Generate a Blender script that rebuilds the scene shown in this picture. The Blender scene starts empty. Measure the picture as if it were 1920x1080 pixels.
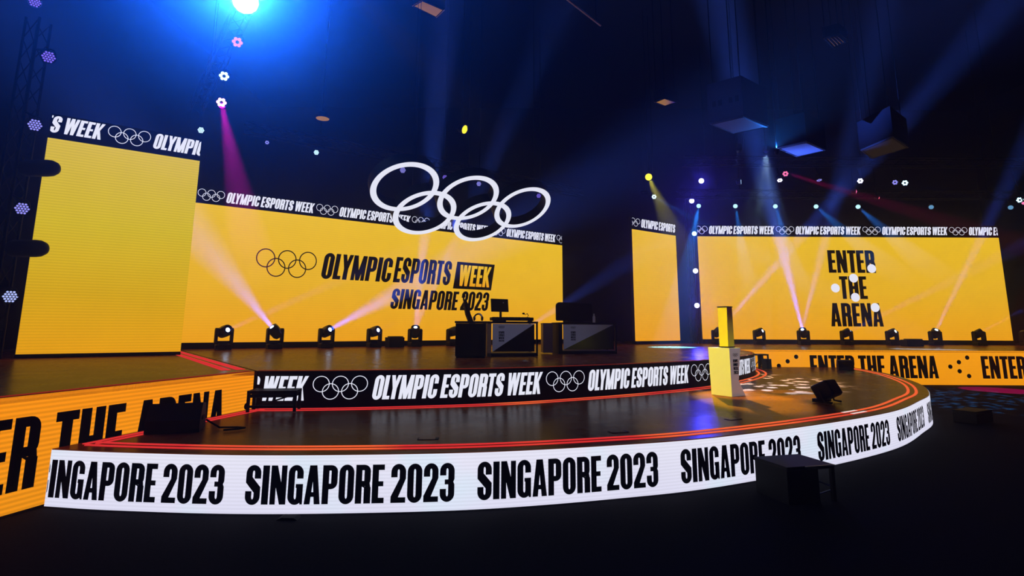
import bpy, bmesh, math, random
from mathutils import Vector, Matrix, Quaternion

random.seed(7)
scene = bpy.context.scene
COL = scene.collection
R = math.radians
PI = math.pi

# ------------------------------------------------------------------ camera
cam_data = bpy.data.cameras.new('camera')
cam = bpy.data.objects.new('camera', cam_data)
COL.objects.link(cam)
pitch, roll = R(9.485), R(0.2814)
cp, sp, cr, sr = math.cos(pitch), math.sin(pitch), math.cos(roll), math.sin(roll)
right0, fwd, up0 = Vector((1, 0, 0)), Vector((0, cp, sp)), Vector((0, -sp, cp))
right, up = cr * right0 + sr * up0, -sr * right0 + cr * up0
cam.matrix_world = Matrix((
    (right.x, up.x, -fwd.x, 0), (right.y, up.y, -fwd.y, 0),
    (right.z, up.z, -fwd.z, 1.6), (0, 0, 0, 1)))
cam_data.sensor_width = 36
cam_data.lens = 19.444
cam_data.shift_y = -0.05104
cam_data.clip_start = 0.05
cam_data.clip_end = 200
scene.camera = cam

# ------------------------------------------------------------------ view and world
scene.view_settings.view_transform = 'Standard'
scene.view_settings.look = 'None'
scene.view_settings.exposure = 0.0
scene.view_settings.gamma = 1.0
scene.view_settings.use_curve_mapping = False
cy = scene.cycles
cy.use_denoising = True
cy.max_bounces = 5
cy.diffuse_bounces = 2
cy.glossy_bounces = 3
cy.volume_bounces = 0
cy.caustics_reflective = False
cy.caustics_refractive = False
cy.sample_clamp_indirect = 4.0
w = bpy.data.worlds.new('world')
scene.world = w
w.use_nodes = True
w.node_tree.nodes['Background'].inputs[0].default_value = (0.0, 0.0, 0.0, 1)
w.node_tree.nodes['Background'].inputs[1].default_value = 0.0

HAZE_BROAD, HAZE_FORWARD = 0.0006, 0.0014      # share scattered broadly and share scattered forwards, per metre

# ------------------------------------------------------------------ materials
def new_mat(name):
    m = bpy.data.materials.new(name)
    m.use_nodes = True
    return m, m.node_tree, m.node_tree.nodes['Principled BSDF']

def principled(name, col, rough=0.5, metal=0.0, spec=0.5, noise=0.0, nscale=8.0, bump=0.0):
    m, nt, b = new_mat(name)
    b.inputs['Roughness'].default_value = rough
    b.inputs['Metallic'].default_value = metal
    b.inputs['Specular IOR Level'].default_value = spec
    tc = nt.nodes.new('ShaderNodeTexCoord')
    n = nt.nodes.new('ShaderNodeTexNoise')
    n.inputs['Scale'].default_value = nscale
    n.inputs['Detail'].default_value = 4
    nt.links.new(tc.outputs['Object'], n.inputs['Vector'])
    mix = nt.nodes.new('ShaderNodeMix')
    mix.data_type = 'RGBA'
    mix.inputs[6].default_value = (*[c * (1 - noise) for c in col], 1)
    mix.inputs[7].default_value = (*[min(1, c * (1 + noise)) for c in col], 1)
    nt.links.new(n.outputs['Fac'], mix.inputs[0])
    nt.links.new(mix.outputs[2], b.inputs['Base Color'])
    if bump:
        bp = nt.nodes.new('ShaderNodeBump')
        bp.inputs['Strength'].default_value = bump
        bp.inputs['Distance'].default_value = 0.01
        nt.links.new(n.outputs['Fac'], bp.inputs['Height'])
        nt.links.new(bp.outputs['Normal'], b.inputs['Normal'])
    return m

def emitter(name, col, strength=1.0, sample=False):
    m = bpy.data.materials.new(name)
    m.use_nodes = True
    nt = m.node_tree
    nt.nodes.clear()
    o = nt.nodes.new('ShaderNodeOutputMaterial')
    e = nt.nodes.new('ShaderNodeEmission')
    e.inputs[0].default_value = (*col, 1)
    e.inputs[1].default_value = strength
    nt.links.new(e.outputs[0], o.inputs[0])
    m.cycles.emission_sampling = 'AUTO' if sample else 'NONE'
    return m

def led_panel(name, stops, pitch_z=0.05, row_amp=0.05, tint=None, sample=True, pitch_x=0.0, module=0.5):
    """LED wall picture: a vertical colour ramp, its pixel rows and its module seams."""
    m = emitter(name, (1, 1, 1), 1.0, sample)
    nt = m.node_tree
    e = [n for n in nt.nodes if n.type == 'EMISSION'][0]
    tc = nt.nodes.new('ShaderNodeTexCoord')
    sep = nt.nodes.new('ShaderNodeSeparateXYZ')
    nt.links.new(tc.outputs['Generated'], sep.inputs[0])
    ramp = nt.nodes.new('ShaderNodeValToRGB')
    el = ramp.color_ramp.elements
    while len(el) < len(stops):
        el.new(0.5)
    for k, (p, c) in enumerate(stops):
        el[k].position = p
        el[k].color = (*c, 1)
    nt.links.new(sep.outputs['Z'], ramp.inputs[0])
    so = nt.nodes.new('ShaderNodeSeparateXYZ')
    nt.links.new(tc.outputs['Object'], so.inputs[0])
    def wave(sock, pitch):
        mul = nt.nodes.new('ShaderNodeMath'); mul.operation = 'MULTIPLY'
        mul.inputs[1].default_value = 2 * PI / pitch
        nt.links.new(sock, mul.inputs[0])
        s = nt.nodes.new('ShaderNodeMath'); s.operation = 'SINE'
        nt.links.new(mul.outputs[0], s.inputs[0])
        return s.outputs[0]
    fac = nt.nodes.new('ShaderNodeMath'); fac.operation = 'MULTIPLY_ADD'
    nt.links.new(wave(so.outputs['Z'], pitch_z), fac.inputs[0])
    fac.inputs[1].default_value = row_amp
    fac.inputs[2].default_value = 1.0
    out = fac.outputs[0]
    noise = nt.nodes.new('ShaderNodeTexNoise')
    noise.inputs['Scale'].default_value = 1.3
    nt.links.new(tc.outputs['Object'], noise.inputs['Vector'])
    ma = nt.nodes.new('ShaderNodeMath'); ma.operation = 'MULTIPLY_ADD'
    nt.links.new(noise.outputs['Fac'], ma.inputs[0])
    ma.inputs[1].default_value = 0.10
    ma.inputs[2].default_value = 0.95
    mm = nt.nodes.new('ShaderNodeMath'); mm.operation = 'MULTIPLY'
    nt.links.new(out, mm.inputs[0]); nt.links.new(ma.outputs[0], mm.inputs[1])
    nt.links.new(mm.outputs[0], e.inputs[1])
    if tint:
        mix = nt.nodes.new('ShaderNodeMix'); mix.data_type = 'RGBA'
        mp = nt.nodes.new('ShaderNodeMapping')
        mp.inputs['Rotation'].default_value = (0.3, 0.5, 0.2)
        nt.links.new(tc.outputs['Object'], mp.inputs[0])
        n2 = nt.nodes.new('ShaderNodeTexNoise'); n2.inputs['Scale'].default_value = 1.1
        n2.inputs['Detail'].default_value = 3
        nt.links.new(mp.outputs[0], n2.inputs['Vector'])
        rr = nt.nodes.new('ShaderNodeValToRGB')
        rr.color_ramp.elements[0].position = 0.52
        rr.color_ramp.elements[0].color = (0, 0, 0, 1)
        rr.color_ramp.elements[1].position = 0.72
        nt.links.new(n2.outputs['Fac'], rr.inputs[0])
        nt.links.new(rr.outputs[0], mix.inputs[0])
        nt.links.new(ramp.outputs[0], mix.inputs[6])
        mix.inputs[7].default_value = (*tint, 1)
        nt.links.new(mix.outputs[2], e.inputs[0])
    else:
        nt.links.new(ramp.outputs[0], e.inputs[0])
    return m

def led_tape(name):
    """Pixel tape whose colour runs in red and orange stretches."""
    m = emitter(name, (1, 1, 1), 1.0, False)
    nt = m.node_tree
    e = [n for n in nt.nodes if n.type == 'EMISSION'][0]
    tc = nt.nodes.new('ShaderNodeTexCoord')
    n = nt.nodes.new('ShaderNodeTexNoise'); n.inputs['Scale'].default_value = 0.55
    n.inputs['Detail'].default_value = 1
    nt.links.new(tc.outputs['Object'], n.inputs['Vector'])
    sep = nt.nodes.new('ShaderNodeSeparateXYZ')
    nt.links.new(tc.outputs['Object'], sep.inputs[0])
    ma = nt.nodes.new('ShaderNodeMath'); ma.operation = 'MULTIPLY_ADD'
    nt.links.new(sep.outputs['X'], ma.inputs[0]); ma.inputs[1].default_value = 0.028
    nt.links.new(n.outputs['Fac'], ma.inputs[2])
    r = nt.nodes.new('ShaderNodeValToRGB')
    r.color_ramp.elements[0].position = 0.50
    r.color_ramp.elements[0].color = (0.72, 0.03, 0.03, 1)
    r.color_ramp.elements[1].position = 0.62
    r.color_ramp.elements[1].color = (0.95, 0.13, 0.035, 1)
    nt.links.new(ma.outputs[0], r.inputs[0])
    nt.links.new(r.outputs[0], e.inputs[0])
    e.inputs[1].default_value = 0.95
    return m

YEL = [(0.0, (0.83, 0.345, 0.010)), (0.45, (0.79, 0.43, 0.020)), (1.0, (0.82, 0.50, 0.022))]
YEL_L = [(0.0, (0.76, 0.33, 0.006)), (0.28, (0.64, 0.37, 0.008)), (0.6, (0.62, 0.45, 0.018)), (1.0, (0.66, 0.47, 0.040))]
M = {}
M['yellow_tall'] = led_panel('yellow_led_picture_tall', YEL_L, 0.055, 0.07)
M['yellow_wide'] = led_panel('yellow_led_picture_wide', YEL, 0.07, 0.03)
M['yellow_narrow'] = led_panel('yellow_led_picture_narrow', YEL, 0.09, 0.02)
M['yellow_far'] = led_panel('yellow_led_picture_far', YEL, 0.09, 0.02)
M['orange_wing'] = led_panel('orange_led_picture_wing', [(0, (0.80, 0.27, 0.008)), (1, (0.90, 0.27, 0.006))], 0.042, 0.14)
M['orange_far'] = led_panel('orange_led_picture_far', [(0, (0.85, 0.30, 0.004)), (1, (0.90, 0.33, 0.008))], 0.05, 0.03)
M['white_led'] = led_panel('white_led_picture', [(0, (0.72, 0.71, 0.88)), (1, (0.78, 0.77, 0.90))], 0.03, 0.05, tint=(0.66, 0.78, 0.90))
M['letter_white'] = emitter('white_led_letters', (0.80, 0.81, 0.93), 1.0)
M['ring_white'] = emitter('white_ring_face', (0.78, 0.79, 0.90), 1.0)
M['dot_white'] = emitter('white_led_dots', (0.80, 0.80, 0.93), 1.0)
M['letter_black'] = principled('black_led_letters', (0.0002, 0.0002, 0.0002), 0.9, spec=0.0, noise=0.2)
M['band_black'] = principled('black_led_band', (0.002, 0.002, 0.003), 0.7, spec=0.1, noise=0.2)
M['tape'] = led_tape('red_orange_led_tape')
M['tape_dim'] = emitter('dim_red_led_tape', (0.30, 0.02, 0.01), 0.8)
M['tape_white'] = emitter('pale_led_tape', (0.9, 0.7, 0.65), 1.0)
M['black'] = principled('black_painted_metal', (0.004, 0.004, 0.005), 0.6, spec=0.12, noise=0.3)
M['black_gloss'] = principled('glossy_black_plastic', (0.006, 0.006, 0.008), 0.25, noise=0.2)
M['black_cloth'] = principled('black_speaker_cloth', (0.003, 0.003, 0.004), 0.9, spec=0.1, noise=0.4, nscale=60, bump=0.3)
M['rubber'] = principled('black_rubber', (0.004, 0.004, 0.004), 0.8, spec=0.1, noise=0.3)
M['truss'] = principled('dark_truss_metal', (0.005, 0.005, 0.006), 0.6, spec=0.08, noise=0.3)
M['bare_metal'] = principled('grey_metal_edge', (0.45, 0.45, 0.5), 0.35, metal=0.9, noise=0.2)
M['white_paint'] = principled('white_painted_board', (0.74, 0.74, 0.75), 0.45, noise=0.03)
M['white_panel'] = principled('white_desk_panel', (0.62, 0.62, 0.70), 0.4, noise=0.03)
M['tan'] = principled('brown_edge_board', (0.30, 0.17, 0.10), 0.5, noise=0.2)
M['maroon'] = principled('dark_plum_board', (0.10, 0.045, 0.06), 0.5, noise=0.2)
M['gold'] = principled('polished_gold', (0.95, 0.80, 0.06), 0.22, metal=0.15, noise=0.03)
M['pale_board'] = principled('brushed_ceiling_metal', (0.34, 0.24, 0.18), 0.16, metal=1.0, noise=0.05)
M['clear_bottle'] = principled('pale_bottle_plastic', (0.7, 0.7, 0.75), 0.2, noise=0.05)
M['lens_blue'] = principled('dark_blue_lens_glass', (0.01, 0.02, 0.08), 0.08, spec=0.8, noise=0.2)
for nm, c, s in [('lamp_white', (0.45, 0.68, 1.0), 16), ('lamp_key', (0.6, 0.85, 1.0), 60), ('lamp_pink', (1.0, 0.20, 0.45), 1.1),
                 ('lamp_magenta', (1.0, 0.55, 0.9), 2.2), ('lamp_ice', (0.55, 0.85, 1.0), 2.0), ('lamp_violet', (0.22, 0.14, 0.85), 1.0),
                 ('lamp_blue', (0.32, 0.30, 0.95), 1.0), ('lamp_bluewhite', (0.75, 0.75, 1.0), 3.0), ('lamp_cyan', (0.45, 0.85, 0.95), 1.4),
                 ('lamp_yellow', (1.0, 0.85, 0.04), 1.2), ('lamp_red', (1.0, 0.12, 0.18), 1.6), ('lamp_dimcyan', (0.12, 0.3, 0.5), 1.0),
                 ('lamp_lilac', (0.3, 0.3, 0.95), 0.9), ('lamp_tower', (0.45, 0.52, 1.0), 1.0)]:
    M[nm] = emitter(nm, c, s)

M['lamp_white'].cycles.emission_sampling = 'AUTO'

def deck_mat(name, base, rough):
    m, nt, b = new_mat(name)
    tc = nt.nodes.new('ShaderNodeTexCoord')
    n = nt.nodes.new('ShaderNodeTexNoise'); n.inputs['Scale'].default_value = 2.2; n.inputs['Detail'].default_value = 6
    nt.links.new(tc.outputs['Object'], n.inputs['Vector'])
    mp = nt.nodes.new('ShaderNodeMapping'); mp.inputs['Scale'].default_value = (1.2, 26, 1); mp.inputs['Rotation'].default_value = (0, 0, 0.35)
    nt.links.new(tc.outputs['Object'], mp.inputs[0])
    n2 = nt.nodes.new('ShaderNodeTexNoise'); n2.inputs['Scale'].default_value = 3.0; n2.inputs['Detail'].default_value = 5
    nt.links.new(mp.outputs[0], n2.inputs['Vector'])
    mix = nt.nodes.new('ShaderNodeMix'); mix.data_type = 'RGBA'
    mix.inputs[6].default_value = (*[c * 0.75 for c in base], 1); mix.inputs[7].default_value = (*[c * 1.25 for c in base], 1)
    nt.links.new(n2.outputs['Fac'], mix.inputs[0])
    nt.links.new(mix.outputs[2], b.inputs['Base Color'])
    mr = nt.nodes.new('ShaderNodeMapRange')
    mr.inputs['From Min'].default_value = 0.3; mr.inputs['From Max'].default_value = 0.7
    mr.inputs['To Min'].default_value = rough - 0.02; mr.inputs['To Max'].default_value = rough + 0.02
    nt.links.new(n.outputs['Fac'], mr.inputs['Value'])
    nt.links.new(mr.outputs[0], b.inputs['Roughness'])
    b.inputs['Specular IOR Level'].default_value = 0.012
    return m
M['deck'] = deck_mat('dark_brown_stage_vinyl', (0.26, 0.068, 0.016), 0.28)
M['carpet'] = principled('black_floor_carpet', (0.012, 0.012, 0.016), 0.9, spec=0.03, noise=0.5, nscale=40)
M['wall_dark'] = principled('black_wall_drape', (0.010, 0.010, 0.012), 0.95, noise=0.3, nscale=3)
M['ceil_dark'] = principled('black_ceiling_paint', (0.004, 0.004, 0.005), 0.95, noise=0.4, nscale=2)

# ------------------------------------------------------------------ helpers
class MB:
    """Collects shapes and links them as ONE mesh object."""
    def __init__(self):
        self.v = []; self.f = []
    def add(self, verts, faces, mat=None):
        o = len(self.v)
        for p in verts:
            p = Vector(p)
            self.v.append(tuple(mat @ p) if mat is not None else tuple(p))
        self.f += [[i + o for i in q] for q in faces]
        return self
    def box(self, c, s, mat=None, bevel=0.0):
        x, y, z = c; a, b, d = s[0] / 2, s[1] / 2, s[2] / 2
        if bevel <= 0:
            vs = [(x + i * a, y + j * b, z + k * d) for k in (-1, 1) for j in (-1, 1) for i in (-1, 1)]
            fs = [(0, 2, 3, 1), (4, 5, 7, 6), (0, 1, 5, 4), (2, 6, 7, 3), (0, 4, 6, 2), (1, 3, 7, 5)]
            return self.add(vs, fs, mat)
        bm = bmesh.new()
        bmesh.ops.create_cube(bm, size=1.0, matrix=Matrix.Translation(c) @ Matrix.Diagonal((s[0], s[1], s[2], 1)))
        bmesh.ops.bevel(bm, geom=bm.edges[:], offset=bevel, segments=2, affect='EDGES', profile=0.5)
        self._from(bm, mat)
        return self
    def _from(self, bm, mat=None):
        bm.verts.index_update()
        self.add([v.co.copy() for v in bm.verts], [[v.index for v in f.verts] for f in bm.faces], mat)
        bm.free()
    def cyl(self, p0, p1, r0, r1=None, n=16, mat=None, cap=True):
        r1 = r0 if r1 is None else r1
        p0, p1 = Vector(p0), Vector(p1)
        d = (p1 - p0).normalized()
        a = d.orthogonal().normalized(); b = d.cross(a)
        vs = [p0 + r0 * (math.cos(2 * PI * k / n) * a + math.sin(2 * PI * k / n) * b) for k in range(n)]
        vs += [p1 + r1 * (math.cos(2 * PI * k / n) * a + math.sin(2 * PI * k / n) * b) for k in range(n)]
        fs = [(k, (k + 1) % n, n + (k + 1) % n, n + k) for k in range(n)]
        if cap:
            fs += [tuple(range(n - 1, -1, -1)), tuple(range(n, 2 * n))]
        return self.add(vs, fs, mat)
    def lathe(self, prof, n=24, mat=None):
        """prof: list of (r, z) turned about z."""
        vs, fs = [], []
        for r, z in prof:
            vs += [(r * math.cos(2 * PI * k / n), r * math.sin(2 * PI * k / n), z) for k in range(n)]
        for i in range(len(prof) - 1):
            for k in range(n):
                fs.append((i * n + k, i * n + (k + 1) % n, (i + 1) * n + (k + 1) % n, (i + 1) * n + k))
        fs.append(tuple(range(n - 1, -1, -1)))
        fs.append(tuple(range((len(prof) - 1) * n, len(prof) * n)))
        return self.add(vs, fs, mat)
    def prism(self, poly, z0, z1, mat=None):
        """poly (x, y) extruded from z0 to z1."""
        n = len(poly)
        vs = [(x, y, z0) for x, y in poly] + [(x, y, z1) for x, y in poly]
        fs = [tuple(range(n - 1, -1, -1)), tuple(range(n, 2 * n))]
        fs += [(k, (k + 1) % n, n + (k + 1) % n, n + k) for k in range(n)]
        return self.add(vs, fs, mat)
    def tube(self, pts, r, n=8, mat=None):
        pts = [Vector(p) for p in pts]
        vs, fs = [], []
        ref = None
        for i, p in enumerate(pts):
            d = (pts[min(i + 1, len(pts) - 1)] - pts[max(i - 1, 0)]).normalized()
            a = d.orthogonal().normalized() if ref is None else (ref - d * ref.dot(d)).normalized()
            ref = a
            b = d.cross(a)
            vs += [p + r * (math.cos(2 * PI * k / n) * a + math.sin(2 * PI * k / n) * b) for k in range(n)]
        for i in range(len(pts) - 1):
            for k in range(n):
                fs.append((i * n + k, i * n + (k + 1) % n, (i + 1) * n + (k + 1) % n, (i + 1) * n + k))
        fs += [tuple(range(n - 1, -1, -1)), tuple(range((len(pts) - 1) * n, len(pts) * n))]
        return self.add(vs, fs, mat)
    def sphere(self, c, r, n=16, mat=None, sc=(1, 1, 1)):
        bm = bmesh.new()
        bmesh.ops.create_uvsphere(bm, u_segments=n, v_segments=n // 2 + 2, radius=1,
                                  matrix=Matrix.Translation(c) @ Matrix.Diagonal((r * sc[0], r * sc[1], r * sc[2], 1)))
        self._from(bm, mat)
        return self
    def build(self, name, mat, parent=None, smooth=False, recalc=True):
        me = bpy.data.meshes.new(name)
        bm = bmesh.new()
        vs = [bm.verts.new(p) for p in self.v]
        for q in self.f:
            try:
                bm.faces.new([vs[i] for i in q])
            except ValueError:
                pass
        if recalc:
            bmesh.ops.recalc_face_normals(bm, faces=bm.faces[:])
        big = [f for f in bm.faces if len(f.verts) > 4]
        if big:
            bmesh.ops.triangulate(bm, faces=big)
        if smooth:
            for f in bm.faces:
                f.smooth = True
            for e in bm.edges:
                if len(e.link_faces) == 2 and e.calc_face_angle(0) > R(40):
                    e.smooth = False
        bm.to_mesh(me); bm.free()
        o = bpy.data.objects.new(name, me)
        me.materials.append(mat)
        COL.objects.link(o)
        if parent is not None:
            o.parent = parent
        return o

def thing(name, label, cat, loc=(0, 0, 0), rotz=0.0, group=None):
    o = bpy.data.objects.new(name, None)
    COL.objects.link(o)
    o.empty_display_size = 0.2
    o.location = loc
    o.rotation_euler = (0, 0, rotz)
    o['label'] = label; o['category'] = cat
    if group:
        o['group'] = group
    return o

def tag(o, label, cat, group=None, kind=None):
    o['label'] = label; o['category'] = cat
    if group:
        o['group'] = group
    if kind:
        o['kind'] = kind
    return o

def struct(o):
    o['kind'] = 'structure'
    return o

def spot(name, parent, loc, aim, power, col, angle, blend=0.3, radius=0.05, gobo=None):
    """A spot lamp at loc pointing along aim (both in the parent's frame)."""
    ld = bpy.data.lights.new(name, 'SPOT')
    ld.energy = power; ld.color = col
    ld.spot_size = R(angle); ld.spot_blend = blend
    ld.shadow_soft_size = radius
    o = bpy.data.objects.new(name, ld)
    COL.objects.link(o)
    o.location = loc
    o.rotation_mode = 'QUATERNION'
    o.rotation_quaternion = Vector(aim).to_track_quat('-Z', 'Y')
    if parent is not None:
        o.parent = parent
    if gobo:
        ld.use_nodes = True
        nt = ld.node_tree
        em = [n for n in nt.nodes if n.type == 'EMISSION'][0]
        tc = nt.nodes.new('ShaderNodeTexCoord')
        sep = nt.nodes.new('ShaderNodeSeparateXYZ')
        nt.links.new(tc.outputs['Normal'], sep.inputs[0])
        dx = nt.nodes.new('ShaderNodeMath'); dx.operation = 'DIVIDE'
        dy = nt.nodes.new('ShaderNodeMath'); dy.operation = 'DIVIDE'
        nt.links.new(sep.outputs[0], dx.inputs[0]); nt.links.new(sep.outputs[2], dx.inputs[1])
        nt.links.new(sep.outputs[1], dy.inputs[0]); nt.links.new(sep.outputs[2], dy.inputs[1])
        cb = nt.nodes.new('ShaderNodeCombineXYZ')
        nt.links.new(dx.outputs[0], cb.inputs[0]); nt.links.new(dy.outputs[0], cb.inputs[1])
        vo = nt.nodes.new('ShaderNodeTexVoronoi'); vo.inputs['Scale'].default_value = gobo
        nt.links.new(cb.outputs[0], vo.inputs['Vector'])
        lt = nt.nodes.new('ShaderNodeMath'); lt.operation = 'LESS_THAN'; lt.inputs[1].default_value = 0.34
        nt.links.new(vo.outputs['Distance'], lt.inputs[0])
        nt.links.new(lt.outputs[0], em.inputs[1])
    return o

def beam_disc(name, parent, loc, aim, power, col, angle, size=0.10):
    """A lamp disc whose light leaves within a narrow cone, like a beam fixture's front lens."""
    ld = bpy.data.lights.new(name, 'AREA')
    ld.shape = 'DISK'; ld.size = size
    ld.spread = R(angle)
    ld.energy = power / (4 * PI) * 2 * PI * (1 - math.cos(R(angle / 2)))
    ld.color = col
    o = bpy.data.objects.new(name, ld)
    COL.objects.link(o)
    o.location = loc
    o.rotation_mode = 'QUATERNION'
    o.rotation_quaternion = Vector(aim).to_track_quat('-Z', 'Y')
    o.parent = parent
    return o

def spline(P, n=12):
    Q = [tuple(2 * a - b for a, b in zip(P[0], P[1]))] + list(P) + [tuple(2 * a - b for a, b in zip(P[-1], P[-2]))]
    out = []
    for i in range(1, len(Q) - 2):
        for k in range(n):
            t = k / n
            out.append(tuple(.5 * (2 * b + (c - a) * t + (2 * a - 5 * b + 4 * c - d) * t * t + (3 * b - a - 3 * c + d) * t ** 3)
                             for a, b, c, d in zip(Q[i - 1], Q[i], Q[i + 1], Q[i + 2])))
    out.append(tuple(P[-1]))
    return out

class Path:
    """A plan curve with arc length; its right-hand side faces the audience."""
    def __init__(self, pts):
        self.p = [Vector((x, y)) for x, y in pts]
        self.s = [0.0]
        for a, b in zip(self.p, self.p[1:]):
            self.s.append(self.s[-1] + (b - a).length)
        self.n = []
        for i in range(len(self.p)):
            d = (self.p[min(i + 1, len(self.p) - 1)] - self.p[max(i - 1, 0)]).normalized()
            self.n.append(Vector((d.y, -d.x)))
    def at(self, u, off=0.0):
        s = self.s
        if u <= 0:
            i, t = 0, u / (s[1] - s[0])
        elif u >= s[-1]:
            i, t = len(s) - 2, (u - s[-2]) / (s[-1] - s[-2])
        else:
            lo, hi = 0, len(s) - 1
            while hi - lo > 1:
                m = (lo + hi) // 2
                if s[m] <= u: lo = m
                else: hi = m
            i, t = lo, (u - s[lo]) / (s[hi] - s[lo])
        q = self.p[i].lerp(self.p[i + 1], t)
        nn = self.n[i].lerp(self.n[i + 1], min(max(t, 0), 1)).normalized()
        return q + nn * off
    def offset(self, d):
        return [(q + n * d) for q, n in zip(self.p, self.n)]

def ribbon(mb, a, b, z0, z1):
    """Solid strip between plan polylines a and b, from z0 to z1."""
    n = len(a)
    vs = [(p[0], p[1], z1) for p in a] + [(p[0], p[1], z1) for p in b] + [(p[0], p[1], z0) for p in a] + [(p[0], p[1], z0) for p in b]
    fs = []
    for i in range(n - 1):
        fs += [(i, i + 1, n + i + 1, n + i), (2 * n + i, 3 * n + i, 3 * n + i + 1, 2 * n + i + 1),
               (i, 2 * n + i, 2 * n + i + 1, i + 1), (n + i, n + i + 1, 3 * n + i + 1, 3 * n + i)]
    fs += [(0, n, 3 * n, 2 * n), (n - 1, 3 * n - 1, 4 * n - 1, 2 * n - 1)]
    mb.add(vs, fs)

# ------------------------------------------------------------------ lettering
S_, T_ = 0.168, 0.142       # stroke widths, upright and level
def _rect(x0, y0, x1, y1):
    return [[(x0, y0), (x1, y0), (x1, y1), (x0, y1)]]
def _arc(cx, cy, ro, ry, ri, rj, a0, a1, n=7):
    out = []
    for k in range(n):
        a, b = a0 + (a1 - a0) * k / n, a0 + (a1 - a0) * (k + 1) / n
        out.append([(cx + ro * math.cos(a), cy + ry * math.sin(a)), (cx + ro * math.cos(b), cy + ry * math.sin(b)),
                    (cx + ri * math.cos(b), cy + rj * math.sin(b)), (cx + ri * math.cos(a), cy + rj * math.sin(a))])
    return out
def _top(w, y=0.80):
    r = w / 2
    return _arc(r, y, r, 1.01 - y, r - S_, 1.01 - y - T_, 0, PI, 12)
def _bot(w, y=0.20):
    r = w / 2
    return _arc(r, y, r, y + 0.01, r - S_, y + 0.01 - T_, PI, 2 * PI, 12)
def _bowl(w, y0, y1):
    """Right-hand bowl of P and R between heights y0 and y1."""
    rx, ry = 0.17, 0.17
    p = _rect(S_ - .01, y1 - T_, w - rx, y1) + _rect(S_ - .01, y0, w - rx, y0 + T_) + _rect(w - S_, y0 + ry, w, y1 - ry)
    p += _arc(w - rx, y1 - ry, rx, ry, rx - S_, ry - T_, 0, PI / 2, 5)
    p += _arc(w - rx, y0 + ry, rx, ry, rx - S_, ry - T_, -PI / 2, 0, 5)
    return p
def _glyph(ch):
    w = 0.392
    if ch in 'O0':
        return w, _top(w) + _bot(w) + _rect(0, .2, S_, .8) + _rect(w - S_, .2, w, .8)
    if ch == 'C':
        return w, _top(w) + _bot(w) + _rect(0, .2, S_, .8) + _rect(w - S_, .62, w, .8) + _rect(w - S_, .2, w, .38)
    if ch == 'G':
        return w, (_top(w) + _bot(w) + _rect(0, .2, S_, .8) + _rect(w - S_, .66, w, .8) + _rect(w - S_, .2, w, .52)
                   + _rect(w * .52, .42, w, .52) + _rect(w - .07, .0, w, .25))
    if ch == 'S':
        return w, (_top(w) + _bot(w) + _rect(0, .62, S_, .8) + _rect(w - S_, .66, w, .8) + _rect(w - S_, .2, w, .38) + _rect(0, .2, S_, .34)
                   + [[(0, .62), (S_, .66), (w, .38), (w - S_, .34)], [(0, .62), (w - S_, .34), (w - S_, .30), (0, .56)], [(S_, .66), (S_, .70), (w, .44), (w, .38)]])
    if ch == '2':
        return w, (_top(w) + _rect(0, .66, S_, .8) + _rect(w - S_, .62, w, .8) + _rect(0, 0, w, T_)
                   + [[(w, .62), (w - S_, .62), (0, .16), (S_ + .02, .12)], [(0, 0), (S_ + .03, .0), (S_ + .03, .16), (0, .17)]])
    if ch == '3':
        return w, (_top(w) + _bot(w) + _rect(0, .68, S_, .8) + _rect(w - S_, .58, w, .8) + _rect(w - S_, .2, w, .44) + _rect(0, .2, S_, .33)
                   + _rect(.13, .445, w - .06, .575) + [[(w - S_, .44), (w, .44), (w - .03, .51), (w - S_, .51)], [(w - S_, .51), (w - .03, .51), (w, .58), (w - S_, .58)]])
    if ch == 'I':
        return S_ + .01, _rect(0, 0, S_ + .01, 1)
    if ch == 'L':
        return .295, _rect(0, 0, S_, 1) + _rect(S_ - .01, 0, .295, T_)
    if ch == 'T':
        return .35, _rect(0, 1 - T_, .35, 1) + _rect(.175 - S_ / 2, 0, .175 + S_ / 2, 1 - T_ + .01)
    if ch == 'E':
        return .32, _rect(0, 0, S_, 1) + _rect(S_ - .01, 0, .32, T_) + _rect(S_ - .01, 1 - T_, .32, 1) + _rect(S_ - .01, .435, .295, .565)
    if ch == 'H':
        return .40, _rect(0, 0, S_, 1) + _rect(.40 - S_, 0, .40, 1) + _rect(S_ - .01, .43, .41 - S_, .57)
    if ch == 'N':
        return .42, _rect(0, 0, .145, 1) + _rect(.275, 0, .42, 1) + [[(0, 1), (.165, 1), (.42, 0), (.255, 0)]]
    if ch == 'M':
        return .53, (_rect(0, 0, .14, 1) + _rect(.39, 0, .53, 1) + [[(.0, 1), (.165, 1), (.335, 0), (.195, 0)], [(.365, 1), (.53, 1), (.335, 0), (.195, 0)]])
    if ch == 'W':
        return .60, [[(0, 1), (.145, 1), (.245, 0), (.095, 0)], [(.225, 1), (.345, 1), (.245, 0), (.12, 0)], [(.255, 1), (.375, 1), (.485, 0), (.355, 0)], [(.455, 1), (.60, 1), (.505, 0), (.355, 0)]]
    if ch == 'A':
        return .42, [[(0, 0), (.155, 0), (.250, 1), (.115, 1)], [(.265, 0), (.42, 0), (.305, 1), (.170, 1)], [(.07, .19), (.35, .19), (.34, .31), (.08, .31)]]
    if ch == 'P':
        return w, _rect(0, 0, S_, 1) + _bowl(w, .38, 1)
    if ch == 'R':
        return .395, _rect(0, 0, S_, 1) + _bowl(w, .44, 1) + _rect(w - S_, 0, w + .01, .42) + [[(w - S_ - .06, .44), (w - .07, .44), (w, .40), (w - S_, .40)], [(w - .12, .57), (w - .02, .52), (w, .40), (w - .14, .44)]]
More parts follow.
